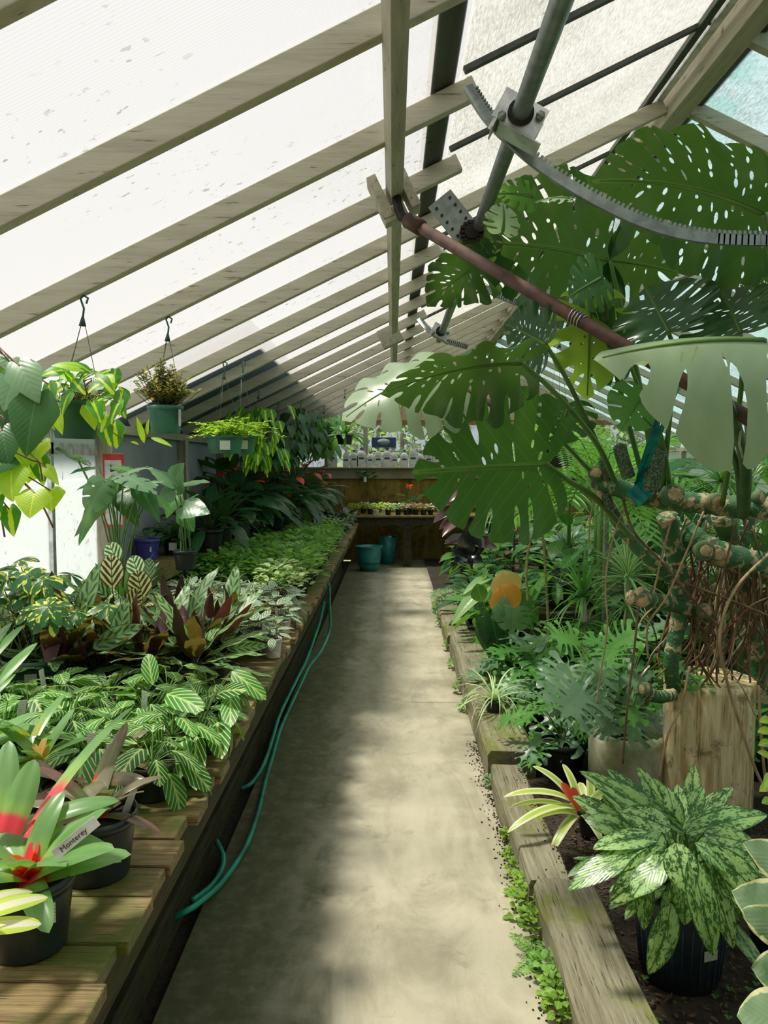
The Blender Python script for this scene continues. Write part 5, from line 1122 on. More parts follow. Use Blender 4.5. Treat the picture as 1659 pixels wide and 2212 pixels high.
# bottles on the window shelf
def bottle(kind):
    t = thing('spray_bottle' if kind == 0 else 'chemical_jug', '', 'bottle'); b = MB()
    def sq(z, w, d_): return [(-w,-d_,z),(w,-d_,z),(w,d_,z),(-w,d_,z)]
    secs = [(0,.042,.028),(.005,.046,.032),(.15,.046,.032),(.19,.035,.026),(.215,.014,.014),(.235,.014,.014)] if kind == 0 else [(0,.050,.03),(.006,.055,.034),(.14,.055,.034),(.17,.04,.028),(.185,.018,.018),(.20,.018,.018)]
    V = []; F = []
    for (z,w,d_) in secs: V += sq(z,w,d_)
    for i in range(len(secs)-1):
        for k in range(4): k2 = (k+1)%4; F.append((i*4+k,i*4+k2,(i+1)*4+k2,(i+1)*4+k))
    F.append((3,2,1,0)); F.append(tuple((len(secs)-1)*4+k for k in range(4))); b.add(V,F); b.build('body', m_white, t, smooth=False, bevel=.006)
    b = MB()
    if kind == 0: b.tube([(0,0,.235),(0,0,.262)], .016, 12); b.box((-.012,0,.272),(.07,.02,.02)); b.box((-.03,0,.25),(.008,.01,.03))
    else: b.tube([(0,0,.20),(0,0,.222)], .02, 12)
    b.build('sprayer' if kind == 0 else 'cap', m_white if kind == 0 else plain('cap_blue', (.05,.12,.45), .5), t, smooth=False)
    b = MB(); b.box((0,-.0335 if kind == 0 else -.0355,.075),(.07,.0015,.09)); b.build('printed_label', m_label, t, smooth=False)
    b = MB(); b.box((0,-.035 if kind == 0 else -.037,.10),(.06,.0015,.022)); b.build('label_band', plain('label_navy', (.03,.05,.16), .5), t, smooth=False)
    return t
bt = [bottle(0), bottle(1)]; used = set()
for i, (px, k) in enumerate(((718,1),(748,0),(765,1),(781,1),(800,1),(817,0),(836,1),(852,0),(873,1),(892,0),(908,1),(926,0),(945,1),(965,1))):
    p = at(px, 1008, 12.22); o = bt[k] if k not in used else dup(bt[k], (0,0,0)); used.add(k); o.location = (p.x, 12.2, zs); s_ = (1.25, 1.0, 1.1)[i % 3]*1.1; o.scale = (s_, 1, s_)
    o['label'] = ('white spray bottle' if k == 0 else 'white squat jug') + ' on the far window shelf, number %s from the left' % ['one','two','three','four','five','six','seven','eight','nine','ten','eleven','twelve','thirteen','fourteen'][i]; o['group'] = 'white bottles on the far window shelf'
p = at(829, 956, 12.2); t = thing('blue_banner', 'long dark blue lettered sign hung in the far window', 'sign', (p.x, 12.15, p.z)); b = MB(); b.box((0,0,0),(.38,.03,.16)); b.build('board', plain('navy_sign', (.03,.07,.20), .5), t, smooth=False, bevel=.004); b = MB(); b.lathe([(.001,-.002),(.10,-.002),(.10,.002),(.001,.002)], 24, (0,-.018,0.01), 0, (Vector((1,0,0)), Vector((0,0,.5)), Vector((0,1,0)))); b.build('pale_oval', m_lead, t)
b = MB(); b.tube([at(800,975,12.22), Vector((at(800,975,12.22).x,12.22,zs))], .01, 6); b.tube([at(800,975,12.22), at(1010,975,12.22)], .01, 6); tag(b.build('wire_rack', m_galv), 'thin metal rail above the bottles in the far window', 'rail')
# ------------------------------------------------------------------ right-hand bed
def bed(px, py, z=0.03): p = onz(px, py, z); return Vector((p.x, p.y, z))
GZ = 0.03
t = thing('chinese_evergreen', 'big silver-green mottled plant in a dark grooved pot in the right foreground', 'plant', (0.86, 2.22, GZ)); o = t.location.copy()
b = MB(); b.lathe([(.001,0),(.11,0),(.135,.22),(.15,.26),(.152,.27),(.135,.27),(.13,.24)], 40)
for k in range(30): a = 2*PI*k/30; b.tube([(.113*math.cos(a),.113*math.sin(a),.02),(.134*math.cos(a),.134*math.sin(a),.21)], .003, 5)
b.build('grooved_pot', plain('blue_grey_plastic', (.05,.08,.13), .35), t); b = MB(); b.lathe([(.001,.245),(.13,.24)], 30); b.build('potting_mix', m_mix, t); side_label(t, .128, .13, .045, .03, -1.25)
b = MB(); ag = [(1480,1800,1250,1665,2.3,.085),(1430,1790,1310,1660,2.45,.08),(1440,1780,1375,1655,2.5,.08),(1470,1790,1410,1680,2.4,.08),(1490,1775,1500,1650,2.5,.07),(1390,1800,1300,1720,2.35,.085),(1480,1790,1585,1700,2.45,.07),(1500,1790,1605,1745,2.3,.065),(1480,1800,1659,1760,2.2,.085),
      (1420,1810,1280,1835,2.1,.085),(1450,1790,1340,1755,2.2,.10),(1370,1800,1262,1770,2.25,.08),(1400,1830,1225,1925,2.05,.085),(1440,1830,1315,1950,2.0,.10),(1440,1850,1365,1940,1.97,.095),(1460,1820,1485,1930,1.95,.095),(1500,1820,1570,1890,2.0,.085),(1490,1850,1540,2065,1.92,.085),(1470,1860,1480,2000,2.0,.08),(1450,1950,1400,2105,1.95,.09),
      (1520,1860,1585,2050,2.0,.075),(1530,1830,1659,1950,2.0,.09),(1560,1830,1640,1900,2.1,.07),(1390,1880,1390,2010,2.05,.06),(1500,1880,1550,1980,2.05,.085),(1480,1790,1560,1760,2.3,.06),(1430,1760,1340,1700,2.5,.08),(1460,1800,1440,1700,2.3,.085),(1400,1850,1260,1880,2.2,.05),(1300,1850,1225,1895,2.25,.035),(1520,1800,1640,1830,2.15,.075),(1500,1830,1600,1990,2.1,.08),(1430,1800,1380,1870,2.1,.08),(1470,1780,1520,1700,2.4,.075),(1350,1790,1235,1720,2.3,.075)]
rr = random.Random(77)
for i, (bx,by,tx,ty,d,w) in enumerate(ag):
    B = at(bx,by,d)-o; p0 = Vector((rr.uniform(-.04,.04), rr.uniform(-.04,.04), .24)); b.tube(catmull([tuple(p0), tuple((p0+B)/2+Vector((0,0,.03))), tuple(B)], 4), .0035, 6, 1, cap=False)
    up = Vector((rr.uniform(-.5,.5) + (tx-bx)/500, rr.uniform(-.9,-.35), .75)) if ty < 1950 else Vector((rr.uniform(-.2,.2), -1, .25))
    span(b, 'lanceL', B, at(tx,ty,d-.05 if ty > by else d+.05)-o, up, w*0.90, .6, fold=.28, curl=.25, wave=.012, mi=2 if i in (28,) else 0)
for i in range(34): a = i*2.4; h = Vector((math.cos(a), math.sin(a), 0)); e_ = rr.uniform(-.1,1.1); place(b, 'lanceL', Vector((0,0,.27))+h*rr.uniform(.04,.12)+Vector((0,0,rr.uniform(-.02,.08))), h*math.cos(e_)+Vector((0,0,math.sin(e_))), h*-math.sin(e_)+Vector((rr.uniform(-.2,.2),0,math.cos(e_))), rr.uniform(.17,.25), .066, .7, .2, .2, 0, 3, 0, rr.random())
fol(t, b, [L['agl'], m_stem, L['mid']])
p = bed(1262, 1800); t = thing('striped_bromeliad', 'yellow-striped bromeliad with crimson heart beside the split sleeper', 'plant', (p.x+.03, p.y, GZ)); o = t.location.copy(); potshape(t, .06, .10, m_black); b = MB()
for B, Tp, w in (((1250,1740,2.95),(1088,1722,2.9),.045),((1245,1745,2.95),(1095,1800,2.8),.045),((1240,1740,2.95),(1150,1655,3.0),.045),((1250,1740,2.95),(1215,1650,3.05),.04),((1245,1755,2.95),(1100,1745,2.9),.035),((1245,1760,2.95),(1190,1845,2.8),.045),((1250,1750,2.95),(1225,1700,3.0),.035),((1250,1765,2.95),(1155,1770,2.85),.04),((1260,1750,3.0),(1330,1700,3.1),.04),((1260,1760,3.0),(1300,1820,2.9),.04)):
    span(b, 'strapL', at(*B)-o, at(*Tp)-o, (0,-.3,1), w*.85, 1.2, fold=.3, curl=.3)
for B, Tp in (((1252,1748,2.93),(1212,1690,2.93)),((1252,1745,2.92),(1235,1700,2.92)),((1255,1748,2.91),(1262,1715,2.91))): span(b, 'strap', at(*B)-o, at(*Tp)-o, (0,-.8,.5), .035, .2, fold=.3, mi=1)
rosette(b, random.Random(1), 8, 'strap', .12, .035, .5, 1.3, .6, .10, fold=.3); fol(t, b, [L['brs'], L['cup']])
p = Vector((.57, 4.25, .15)); t = thing('spider_plant', 'pale striped spider plant sprawling over the mossy sleeper', 'plant', tuple(p)); potshape(t, .05, .07, m_black); b = MB(); rosette(b, random.Random(5), 46, 'grass', .30, .011, .15, 1.4, 1.7, .07, fold=.3); fol(t, b, [L['spi']])
def selloum(label, loc, r, ph, pm, n, pet, ll, seed, mats, e0=.3, e1=1.35, group=None, name='lacy_philodendron', tns=('sel1','sel2'), pmat=None, wr=1.0, z0=None):
    t = thing(name, label, 'plant', loc, 0, group); rr = random.Random(seed)
    if ph: potshape(t, r, ph, pm)
    b = MB(); zz = z0 if z0 is not None else ph*.9
    for q in range(2): rosette(b, rr, n//2, tns[q], ll, ll*.95*wr, e0, e1, .55, zz, pet, mi=q % 2, smi=2, fold=.18, curl=.2, wave=.05, leafdrop=1.0, pr=.003, lv=.25)
    fol(t, b, mats + [m_stem]); return t
SM = [L['sel'], L['selD']]
p = bed(1215, 1672); selloum('lacy-leaved philodendron in a black pot behind the striped bromeliad', (p.x, p.y, GZ), .115, .17, m_black, 16, .24, .17, 3, SM)
CP = bed(1345, 1765); CP = Vector((1.06, 3.42, GZ))
t = thing('concrete_cylinder', 'squat pale concrete cylinder beside the log', 'plinth', tuple(CP)); b = MB(); b.lathe([(.001,0),(.165,0),(.168,.28),(.158,.31),(.13,.31),(.12,.29),(.001,.29)], 36); b.build('body', m_concrete, t)
t = selloum('biggest lacy-leaved philodendron, its black pot standing on the concrete cylinder', (CP.x, CP.y, GZ+.295), .10, .20, m_black, 22, .30, .22, 4, SM, .1, 1.3)
for B, Tp, w, u, mi, d in (((1262,1490),(1200,1560),.30,(-.2,-.9,.45),1,3.0),((1268,1490),(1330,1440),.22,(0,-.8,.6),1,3.1),((1380,1540),(1350,1620),.24,(.1,-1,.2),1,3.1),((1230,1440),(1180,1520),.22,(-.3,-.8,.6),1,3.1),((1320,1400),(1400,1360),.22,(0,-.7,.7),0,3.3),((1250,1390),(1170,1370),.22,(0,-.6,.8),0,3.3),((1240,1500),(1300,1545),.24,(0,-.9,.4),1,3.0),((1340,1460),(1420,1500),.22,(.2,-.9,.4),1,3.15),((1300,1550),(1330,1600),.16,(0,-1,.2),1,3.1)):
    b = MB(); o = t.location; b.tube(bend((0,0,.2), at(*B,d)-o, .04, 5), .004, 6, 2); span(b, 'sel1', at(*B,d)-o, at(*Tp,d-.06)-o, u, w, .4, fold=.12, curl=.15, wave=.05, mi=mi); b.build('leaf', SM+[m_stem], t)
sl_spots = [((1.25,4.25),.2,.30,20,'behind the concrete cylinder'),((.93,4.4),.15,.26,18,'behind the black pot and spider plant'),((1.05,5.1),.15,.30,18,'with upright bright leaves behind the hooped stalk'),((1.65,4.6),.2,.40,18,'far right behind the log'),((.86,4.80),.24,.30,20,'spreading left beside the mossy sleeper'),((1.30,4.95),.24,.42,20,'standing tall behind the others'),((1.12,3.85),.22,.34,20,'between the concrete cylinder and the dragon trees')]
for i, ((x,y),ll,pet,n,w) in enumerate(sl_spots): selloum('lacy-leaved philodendron ' + w, (x,y,GZ), .10, .15, m_black, n, ll, pet, 10+i, [L['sel'], L['sel']] if i == 2 else SM, .3, 1.4)
t = thing('orange_leaf_philodendron', 'philodendron with two orange new leaves and a grey-sheened notched leaf', 'plant', (.80, 5.1, GZ)); o = t.location.copy(); potshape(t, .10, .15, m_black); b = MB(); rr = random.Random(3)
for (bx,by,tx,ty,d,tn,w,u,mi,dr) in ((1103,1292,1085,1234,5.0,'roundL',.21,(0,-1,.15),1,.3),(1080,1266,1108,1322,4.9,'roundL',.23,(.2,-1,.15),1,.3),(1110,1315,1105,1370,4.8,'smon',.24,(0,-.9,.5),2,.4),(1090,1320,1070,1300,4.8,'smon',.2,(0,-.7,.7),2,.3),(1060,1330,1080,1420,4.9,'smon',.2,UPF,3,.5),(1130,1300,1150,1360,5.0,'smon',.18,UPF,0,.4),(1040,1300,1030,1260,5.1,'ovate',.12,UPF,0,.4),(1075,1370,1060,1430,4.9,'heart',.16,UPF,3,.5),(1090,1400,1110,1450,4.85,'heart',.15,UPF,3,.5),(1045,1350,1050,1410,4.9,'heart',.13,UPF,3,.5),(1130,1330,1120,1270,5.2,'smon',.18,UPF,0,.4)):
    B = at(bx,by,d)-o; b.tube(bend((0,0,.13), B, .03, 4), .0035, 6, 4, cap=False); span(b, tn, B, at(tx,ty,d)-o, u, w, dr, fold=.15, curl=.35, mi=mi)
rosette(b, rr, 10, 'heart', .15, .12, .0, .9, .6, .13, .14, mi=3, smi=4); fol(t, b, [L['mid'], L['org'], L['gry'], L['drk'], m_stem])
t = thing('arrow_leaf_plant', 'pale arrow-leaved plant leaning over the farther sleeper', 'plant', (.72, 5.9, GZ)); o = t.location.copy(); potshape(t, .08, .12, m_black); b = MB()
for (bx,by,tx,ty,d,w,u) in ((1030,1285,975,1352,5.7,.16,(-.5,-.7,.5)),(1040,1255,1000,1285,5.8,.11,(-.2,-.5,.8)),(1035,1270,1055,1230,5.9,.1,(0,-.7,.7)),(1050,1290,1080,1260,5.9,.1,(0,-.7,.7))):
    B = at(bx,by,d)-o; b.tube(bend((0,0,.11), B, .03, 4), .003, 6, 1, cap=False); span(b, 'arrow', B, at(tx,ty,d-.1)-o, u, w, .4, fold=.25)
rosette(b, random.Random(2), 8, 'arrow', .13, .09, .2, 1.2, .5, .11, .15); fol(t, b, [L['arw'], m_stem]); stick_tag(t, .05, -.07, .08, .09, .02, .2, -.1)
b = MB(); b.tube([Vector(q) for q in catmull([tuple(at(*q)) for q in ((1140,1300,4.9),(1137,1230,4.9),(1145,1170,4.9),(1158,1143,4.9),(1172,1160,4.9),(1178,1230,4.95),(1182,1300,5.0),(1186,1420,5.0))], 8)], .0085, 8); tag(b.build('hooped_stalk', plain('buff_cane', (.45,.38,.16), .6)), 'buff hooped stalk arching above the orange-leaved philodendron', 'stalk')
# burgundy rubber plants
t = thing('rubber_plant', 'burgundy rubber plant with pink-backed leaves leaning over the path end', 'plant', (.92, 8.1, GZ)); o = t.location.copy(); potshape(t, .13, .20, m_black); b = MB(); rr = random.Random(8)
stm = [tuple(at(*q)-o) for q in ((1015,1215,8.1),(1005,1130,8.1),(995,1075,8.1),(990,1030,8.1))]; b.tube([(0,0,.18)] + stm, .012, 8, 2)
for (bx,by,tx,ty,w,mi) in ((990,1085,927,1095,.11,1),(992,1090,935,1130,.11,0),(998,1110,948,1145,.11,0),(1000,1120,955,1160,.12,1),(1010,1150,1060,1110,.12,0),(1000,1100,1040,1090,.12,0),(995,1080,1020,1060,.12,3),(1010,1200,1010,1145,.20,4),(1020,1200,1035,1150,.2,4),(1015,1200,975,1190,.2,4),(1025,1200,1060,1160,.2,0),(1005,1160,960,1175,.12,0),(1010,1170,1075,1185,.14,0),(990,1060,970,1085,.1,1),(1000,1205,1045,1215,.16,4),(1010,1210,980,1215,.14,4)):
    B = at(bx,by,8.1+rr.uniform(-.1,.1))-o; span(b, 'ovate', B, at(tx,ty,7.95)-o, (rr.uniform(-.4,.2), -.7, .7), w, .7, fold=.2, mi=mi if mi < 2 else (0 if mi == 3 else 3))
fol(t, b, [L['pur'], L['pur'], m_stemR, L['blk']])
t = thing('rubber_plant', 'second darker burgundy rubber plant on a bare stem behind', 'plant', (1.30, 8.3, GZ)); potshape(t, .12, .18, m_black); b = MB(); rr = random.Random(9); b.tube([(0,0,.16),(.02,0,.6),(0,0,1.15)], .012, 8, 1)
for q in range(26): a = q*2.4; z_ = .35+.03*q; h = Vector((math.cos(a), math.sin(a), .3)); place(b, 'ovate', h*.03+Vector((0,0,z_)), h, (0,0,1), .19, .09, .8, .2, .1, 0, 3, 0, rr.random())
fol(t, b, [L['pur'], m_stemR])
# creeper at the sleeper end and weeds along the path
t = thing('creeping_thyme', 'low mat of tiny grey-green leaves spilling over the sleeper end', 'plant', (.60, 8.05, .0)); b = MB(); rr = random.Random(4)
for q in range(1500): x, y = rr.uniform(-.18,.2), rr.uniform(-.5,.5); place(b, 'dia', (x, y, .17*max(0,1-(x/.23)**4)*max(.25,1-(y/.55)**4)+rr.uniform(-.03,.02)), (rr.uniform(-1,1), rr.uniform(-1,1), .4), (0,0,1), .03, .022, r=rr.random())
b.build('foliage', L['moss'], t)
def weed(x, y, s_, seed, lm, label, kind=0):
    t = thing('path_weed', label, 'weed', (x, y, 0.0), 0, 'weeds in the path crack'); b = MB(); rr = random.Random(seed)
    if kind == 0: bushy(b, rr, 60, 'tiny', .018*s_+.006, .015*s_+.004, .05*s_, .06*s_, 0, stems=6)
    else: fern(b, rr, 7, .09*s_, 0, .2, 1.0, .8, 12, .016*s_)
    for v in b.V: v[:,0] = np.minimum(v[:,0], .487 - x + .0*v[:,2]) if False else v[:,0]
    fol(t, b, [L[lm], m_stem])
wl = [(1160,1880,.9,'wee',0),(1150,1925,1.2,'wee',0),(1160,1965,1.4,'wee',0),(1172,2005,1.2,'wee',0),(1170,2055,1.6,'frn',1),(1195,2075,1.5,'frn',1),(1205,2100,1.2,'frn',0),(1215,2150,1.2,'wee',0),(1225,2185,1.2,'wee',0),(1130,1850,.8,'wee',0),(1120,1810,.8,'wee',0),(985,1400,1.2,'frn',0),(1000,1440,1.3,'frn',0),(1010,1490,1.5,'frn',0),(965,1350,1.5,'frn',0),(950,1320,1.6,'frn',0),(1025,1530,1.2,'frn',0),(1070,1690,.8,'moss',0)]
for i, (px,py,s_,lm,k) in enumerate(wl):
    p = onz(px, py, 0.02); weed(min(p.x, .47), p.y, s_, 500+i, lm, ('feathery weed' if k else ('lime-green weed' if lm == 'wee' else 'small green weed')) + ' rooted between path and sleeper, ' + ['beside the nearest sleeper','by the split sleeper','beside the mossy sleeper','by the farther sleeper'][0 if p.y < 2.6 else 1 if p.y < 3.65 else 2 if p.y < 6.2 else 3], k)
rr = random.Random(12); b = MB()
for q in range(900):
    y = rr.uniform(1.3, 4.2); x = .47 - abs(rr.gauss(0,.03)) + (.16 if rr.random() < .25 else 0); b.box((x, y, .003 if x < .475 else .12), (rr.uniform(.002,.008), rr.uniform(.002,.006), .003))
tag(b.build('leaf_litter', m_soil, smooth=False), 'dark crumbs of soil and litter along the path edge', 'litter', kind='stuff')
rr = random.Random(13); b = MB()
for q in range(2600): x = rr.uniform(.68, 1.6); y = rr.uniform(1.2, 3.3); a = rr.uniform(0,3); b.box((x,y,.03+rr.uniform(0,.008)), (rr.uniform(.006,.022), rr.uniform(.003,.008), .004), (Vector((math.cos(a),math.sin(a),0)), Vector((-math.sin(a),math.cos(a),0)), Vector((0,0,1))))
tag(b.build('bark_chips', plain('bark_chip', (.13,.075,.035), .9, 0, (.04,.025,.015), 40), smooth=False), 'brown bark chips scattered on the bed', 'bark chips', kind='stuff')
b = MB(); rr = random.Random(14)
for q in range(46): x, y = rr.uniform(.71,1.25), rr.uniform(1.5,2.5); [place(b, 'tiny', (x,y,.035), (math.cos(k*2.1),math.sin(k*2.1),.5), (0,0,1), .014, .012, r=rr.random()) for k in range(4)]
tag(b.build('seedlings', L['mid']), 'tiny green seedlings on the bare soil beside the sleeper', 'seedlings', kind='stuff')
# cream-margined plant at the right edge
t = thing('rubber_tree', 'cream-margined broad-leaved plant entering at the lower right edge', 'plant', (1.08, 1.62, GZ)); o = t.location.copy(); potshape(t, .12, .2, m_black); b = MB(); b.tube([(0,0,.18),(-.01,0,.5),(.0,0,.85)], .009, 8, 1)
for (bx,by,tx,ty,d,w,u) in ((1740,2010,1582,1925,1.5,.125,(-.2,-.8,.6)),(1740,2030,1600,1965,1.48,.08,(0,-.9,.3)),(1740,2110,1622,2090,1.5,.09,(-.1,-.8,.5)),(1730,2200,1592,2195,1.42,.10,(-.1,-.7,.6)),(1740,1900,1605,1820,1.55,.08,(-.3,-.7,.6)),(1720,1880,1640,1880,1.6,.05,(0,-.8,.6)),(1750,1960,1700,1850,1.6,.1,(0,-.8,.5))): span(b, 'lanceL', at(bx,by,d)-o, at(tx,ty,d)-o, u, w, .5, fold=.15, curl=.2, wave=.04)
rosette(b, random.Random(3), 10, 'ovate', .16, .08, .2, 1.2, .6, .55); fol(t, b, [L['edg'], m_stem])
t = thing('lime_vine', 'lime-green small-leaved vine at the right edge beside the log', 'plant', (1.20, 2.35, GZ)); o = t.location.copy(); potshape(t, .08, .12, m_black); b = MB(); pts = [tuple(at(*q)-o) for q in ((1690,1900,2.3),(1668,1760,2.3),(1660,1640,2.3),(1665,1540,2.3))]; b.tube([(0,0,.1)]+pts, .003, 6, 1)
for (bx,by,tx,ty) in ((1668,1555,1640,1560),(1668,1580,1636,1582),(1668,1605,1638,1610),(1668,1640,1635,1625),(1668,1670,1650,1700),(1664,1695,1640,1710),(1665,1620,1685,1600),(1665,1560,1680,1540),(1668,1730,1645,1735)): span(b, 'ovate', at(bx,by,2.3)-o, at(tx,ty,2.25)-o, (0,-.7,.7), .03, .5, mi=0)
fol(t, b, [L['lim'], m_stemR])
t = thing('clear_bag', 'crumpled clear plastic bag hanging beside the log', 'bag', at(1420, 1560, 3.1)); M = Mat('clear_film'); m_film = M.done(mixs(M.nt, M.transp((.9,.9,.9)), M.pbr((.75,.75,.75), .15), .35)); b = MB(); rr = random.Random(3); V = []; F = []
for j in range(7):
    for i in range(9): V.append(((i-4)*.013*(1-.2*math.sin(j)), .012*math.sin(i*1.7+j), (3-j)*.016+.006*math.sin(i*2)))
for j in range(6):
    for i in range(8): F.append((j*9+i, j*9+i+1, (j+1)*9+i+1, (j+1)*9+i))
b.add(V, F); b.build('film', m_film, t)
# ------------------------------------------------------------------ log
from mathutils import noise as mn
M = Mat('stripped_log'); P = M.coord('Object', (9,9,.9)); g = M.noise(P, 3, 6, .65); g2 = M.noise(M.coord('Object', (26,26,1.2)), 3, 4, .7); bl = M.noise(M.coord('Object'), 6, 5, .7)
col = mix(M.nt, (.55,.38,.17), (.90,.76,.46), g.step(.35,.6)); col = mix(M.nt, col, (.10,.06,.03), g2.step(.40,.33)*.8); col = mix(M.nt, col, (.20,.12,.05), bl.step(.56,.66)*.7)
m_log = M.done(M.pbr(col, .75, 0, M.bump(g*.5+g2, .006, .7), .3))
LG = Vector((1.385, 3.32, GZ)); t = thing('log_post', 'thick stripped pale log standing upright behind the mottled plant', 'log', tuple(LG)); b = MB(); n = 64; V = []; F = []; hh = .585
for j in range(22):
    for k in range(n):
        a = 2*PI*k/n; z_ = hh*min(j/19, 1); q = .188*(1+.03*mn.noise(Vector((math.cos(a)*2, math.sin(a)*2, z_*1.5)))+.012*mn.noise(Vector((math.cos(a)*14, math.sin(a)*14, z_)))) ; q *= (1 - .03*(j > 19)) if j < 21 else .05
        V.append((q*math.cos(a), q*math.sin(a), z_ + (.004*mn.noise(Vector((math.cos(a)*4,math.sin(a)*4,j))) if j >= 19 else 0)))
for j in range(21):
    for k in range(n): k2 = (k+1)%n; F.append((j*n+k,j*n+k2,(j+1)*n+k2,(j+1)*n+k))
b.add(V, F); b.build('trunk', m_log, t)
# ------------------------------------------------------------------ giant climbing plant
M = Mat('gnarled_climber_stem'); P = M.coord('UV', (1,1,1)); u_, v_, _ = M.xyz(P); nz_ = M.noise(M.world(), 30, 4, .6); rings = (v_*8.0 + nz_*1.8).tri(); patch = M.noise(M.world(), 9, 3, .6)
col = mix(M.nt, (.05,.16,.06), (.55,.43,.25), (rings*patch*2.0).step(.62,.9).max(patch.step(.58,.64))); col = mix(M.nt, col, (.14,.09,.04), (nz_).step(.56,.64)*.6)
m_gnarl = M.done(M.pbr(col, .6, 0, M.bump(rings+nz_, .006, .6), .4))
m_cut = plain('cut_stalk_face', (.58,.42,.22), .8, 0, (.34,.22,.10), 40, bmp=.3)
m_root = plain('aerial_root', (.22,.12,.065), .7, 0, (.11,.055,.03), 14, (3,3,.6)); m_rootP = plain('pale_aerial_root', (.46,.33,.18), .7, 0, (.30,.19,.09), 14, (3,3,.6))
t = thing('giant_monstera', 'giant split-leaved climbing plant with gnarled stems around the log', 'plant', (LG.x, LG.y+.1, GZ)); o = t.location.copy()
A3 = lambda *q: at(*q)-o
def stemtube(pts, r, name='stem'):
    P = catmull([tuple(A3(*q)) for q in pts], 8); n = len(P); b = MB(); rr = random.Random(len(pts)*7+int(pts[0][0]))
    ph = rr.uniform(0,6); rs = [(r[0]+(r[1]-r[0])*i/(n-1))*(1+.16*abs(math.sin(i*.9+ph))) for i in range(n)]; b.tube(P, rs, 14)
    return b.build(name, m_gnarl, t)
def cutend(px, py, d, r, dr, seed=0):
    p_ = A3(px,py,d); dv = Vector(dr).normalized(); b = MB(); b.tube([p_-dv*r*1.3, p_-dv*.3*r, p_+dv*r*.15, p_+dv*r*.2], [r*.85, r*1.08, r, r*.75], 16, 0); b.tube([p_+dv*r*.1, p_+dv*r*.24], [r*.8, r*.5], 14, 1); b.build('cut_stub', [m_gnarl, m_cut], t)
stemtube([(1285,1040,2.95),(1330,1052,2.9),(1390,1072,2.9),(1450,1080,2.9),(1520,1088,2.9),(1600,1095,2.85),(1720,1100,2.8)], (.030,.040))
stemtube([(1440,1115,3.0),(1455,1180,3.05),(1465,1240,3.08),(1470,1300,3.1),(1462,1360,3.12),(1450,1430,3.13),(1455,1490,3.2)], (.036,.026))
stemtube([(1360,1290,2.95),(1400,1296,2.98),(1450,1305,3.05),(1530,1330,3.2)], (.026,.03))
stemtube([(1385,1490,3.02),(1420,1505,3.05),(1455,1500,3.08)], (.026,.022))
stemtube([(1480,1150,3.1),(1540,1190,3.05),(1620,1215,3.1),(1720,1240,3.2)], (.045,.05))
stemtube([(1300,1060,2.95),(1350,1150,3.0),(1420,1220,3.0),(1455,1250,3.05)], (.022,.03))
stemtube([(1560,1110,3.1),(1600,1250,3.4),(1640,1420,3.5),(1650,1600,3.5)], (.04,.04))
for i, q in enumerate(((1287,1022,2.90,.028,(-.3,-1,.2)),(1405,1068,2.84,.020,(-.6,-.9,.3)),(1455,1068,2.80,.040,(.05,-1,.2)),(1548,1085,2.80,.032,(.2,-1,.0)),(1390,1298,2.88,.026,(-.3,-1,-.1)),(1382,1278,2.93,.022,(-.8,-.3,.6)),(1388,1488,2.98,.025,(-1,-.5,0)),(1523,1190,2.95,.038,(0,-1,.1)),(1550,1195,2.97,.03,(.2,-1,.1)),(1645,1075,2.80,.026,(.6,-1,.2)),(1320,1035,2.9,.014,(.2,-1,.5)),(1525,1320,3.05,.03,(.3,-1,.1)))): cutend(*q)
def roots(n, seed, m, rr_, name):
    rr = random.Random(seed)
    for q in range(n):
        x0 = rr.uniform(1450, 1690); y0 = rr.uniform(1110, 1260); x1 = x0 + rr.uniform(-110, 110); y1 = rr.uniform(1380, 1560); d0 = rr.uniform(3.0,3.35); d1 = rr.uniform(3.12,3.5)
        if y1 > 1470: d1 = max(d1, 3.2); y1 = min(y1, 1490)
        pts = [A3(x0,y0,d0)]; 
        for k in range(1,5): f = k/4; pts.append(A3(x0+(x1-x0)*f+rr.uniform(-35,35), y0+(y1-y0)*f, d0+(d1-d0)*f+rr.uniform(-.05,.05)))
        b = MB(); b.tube([Vector(v) for v in catmull([tuple(p_) for p_ in pts], 5)], rr.uniform(*rr_), 6); b.build(name, m, t)
roots(56, 1, m_root, (.0025,.005), 'aerial_root'); roots(14, 2, m_rootP, (.003,.005), 'aerial_root')
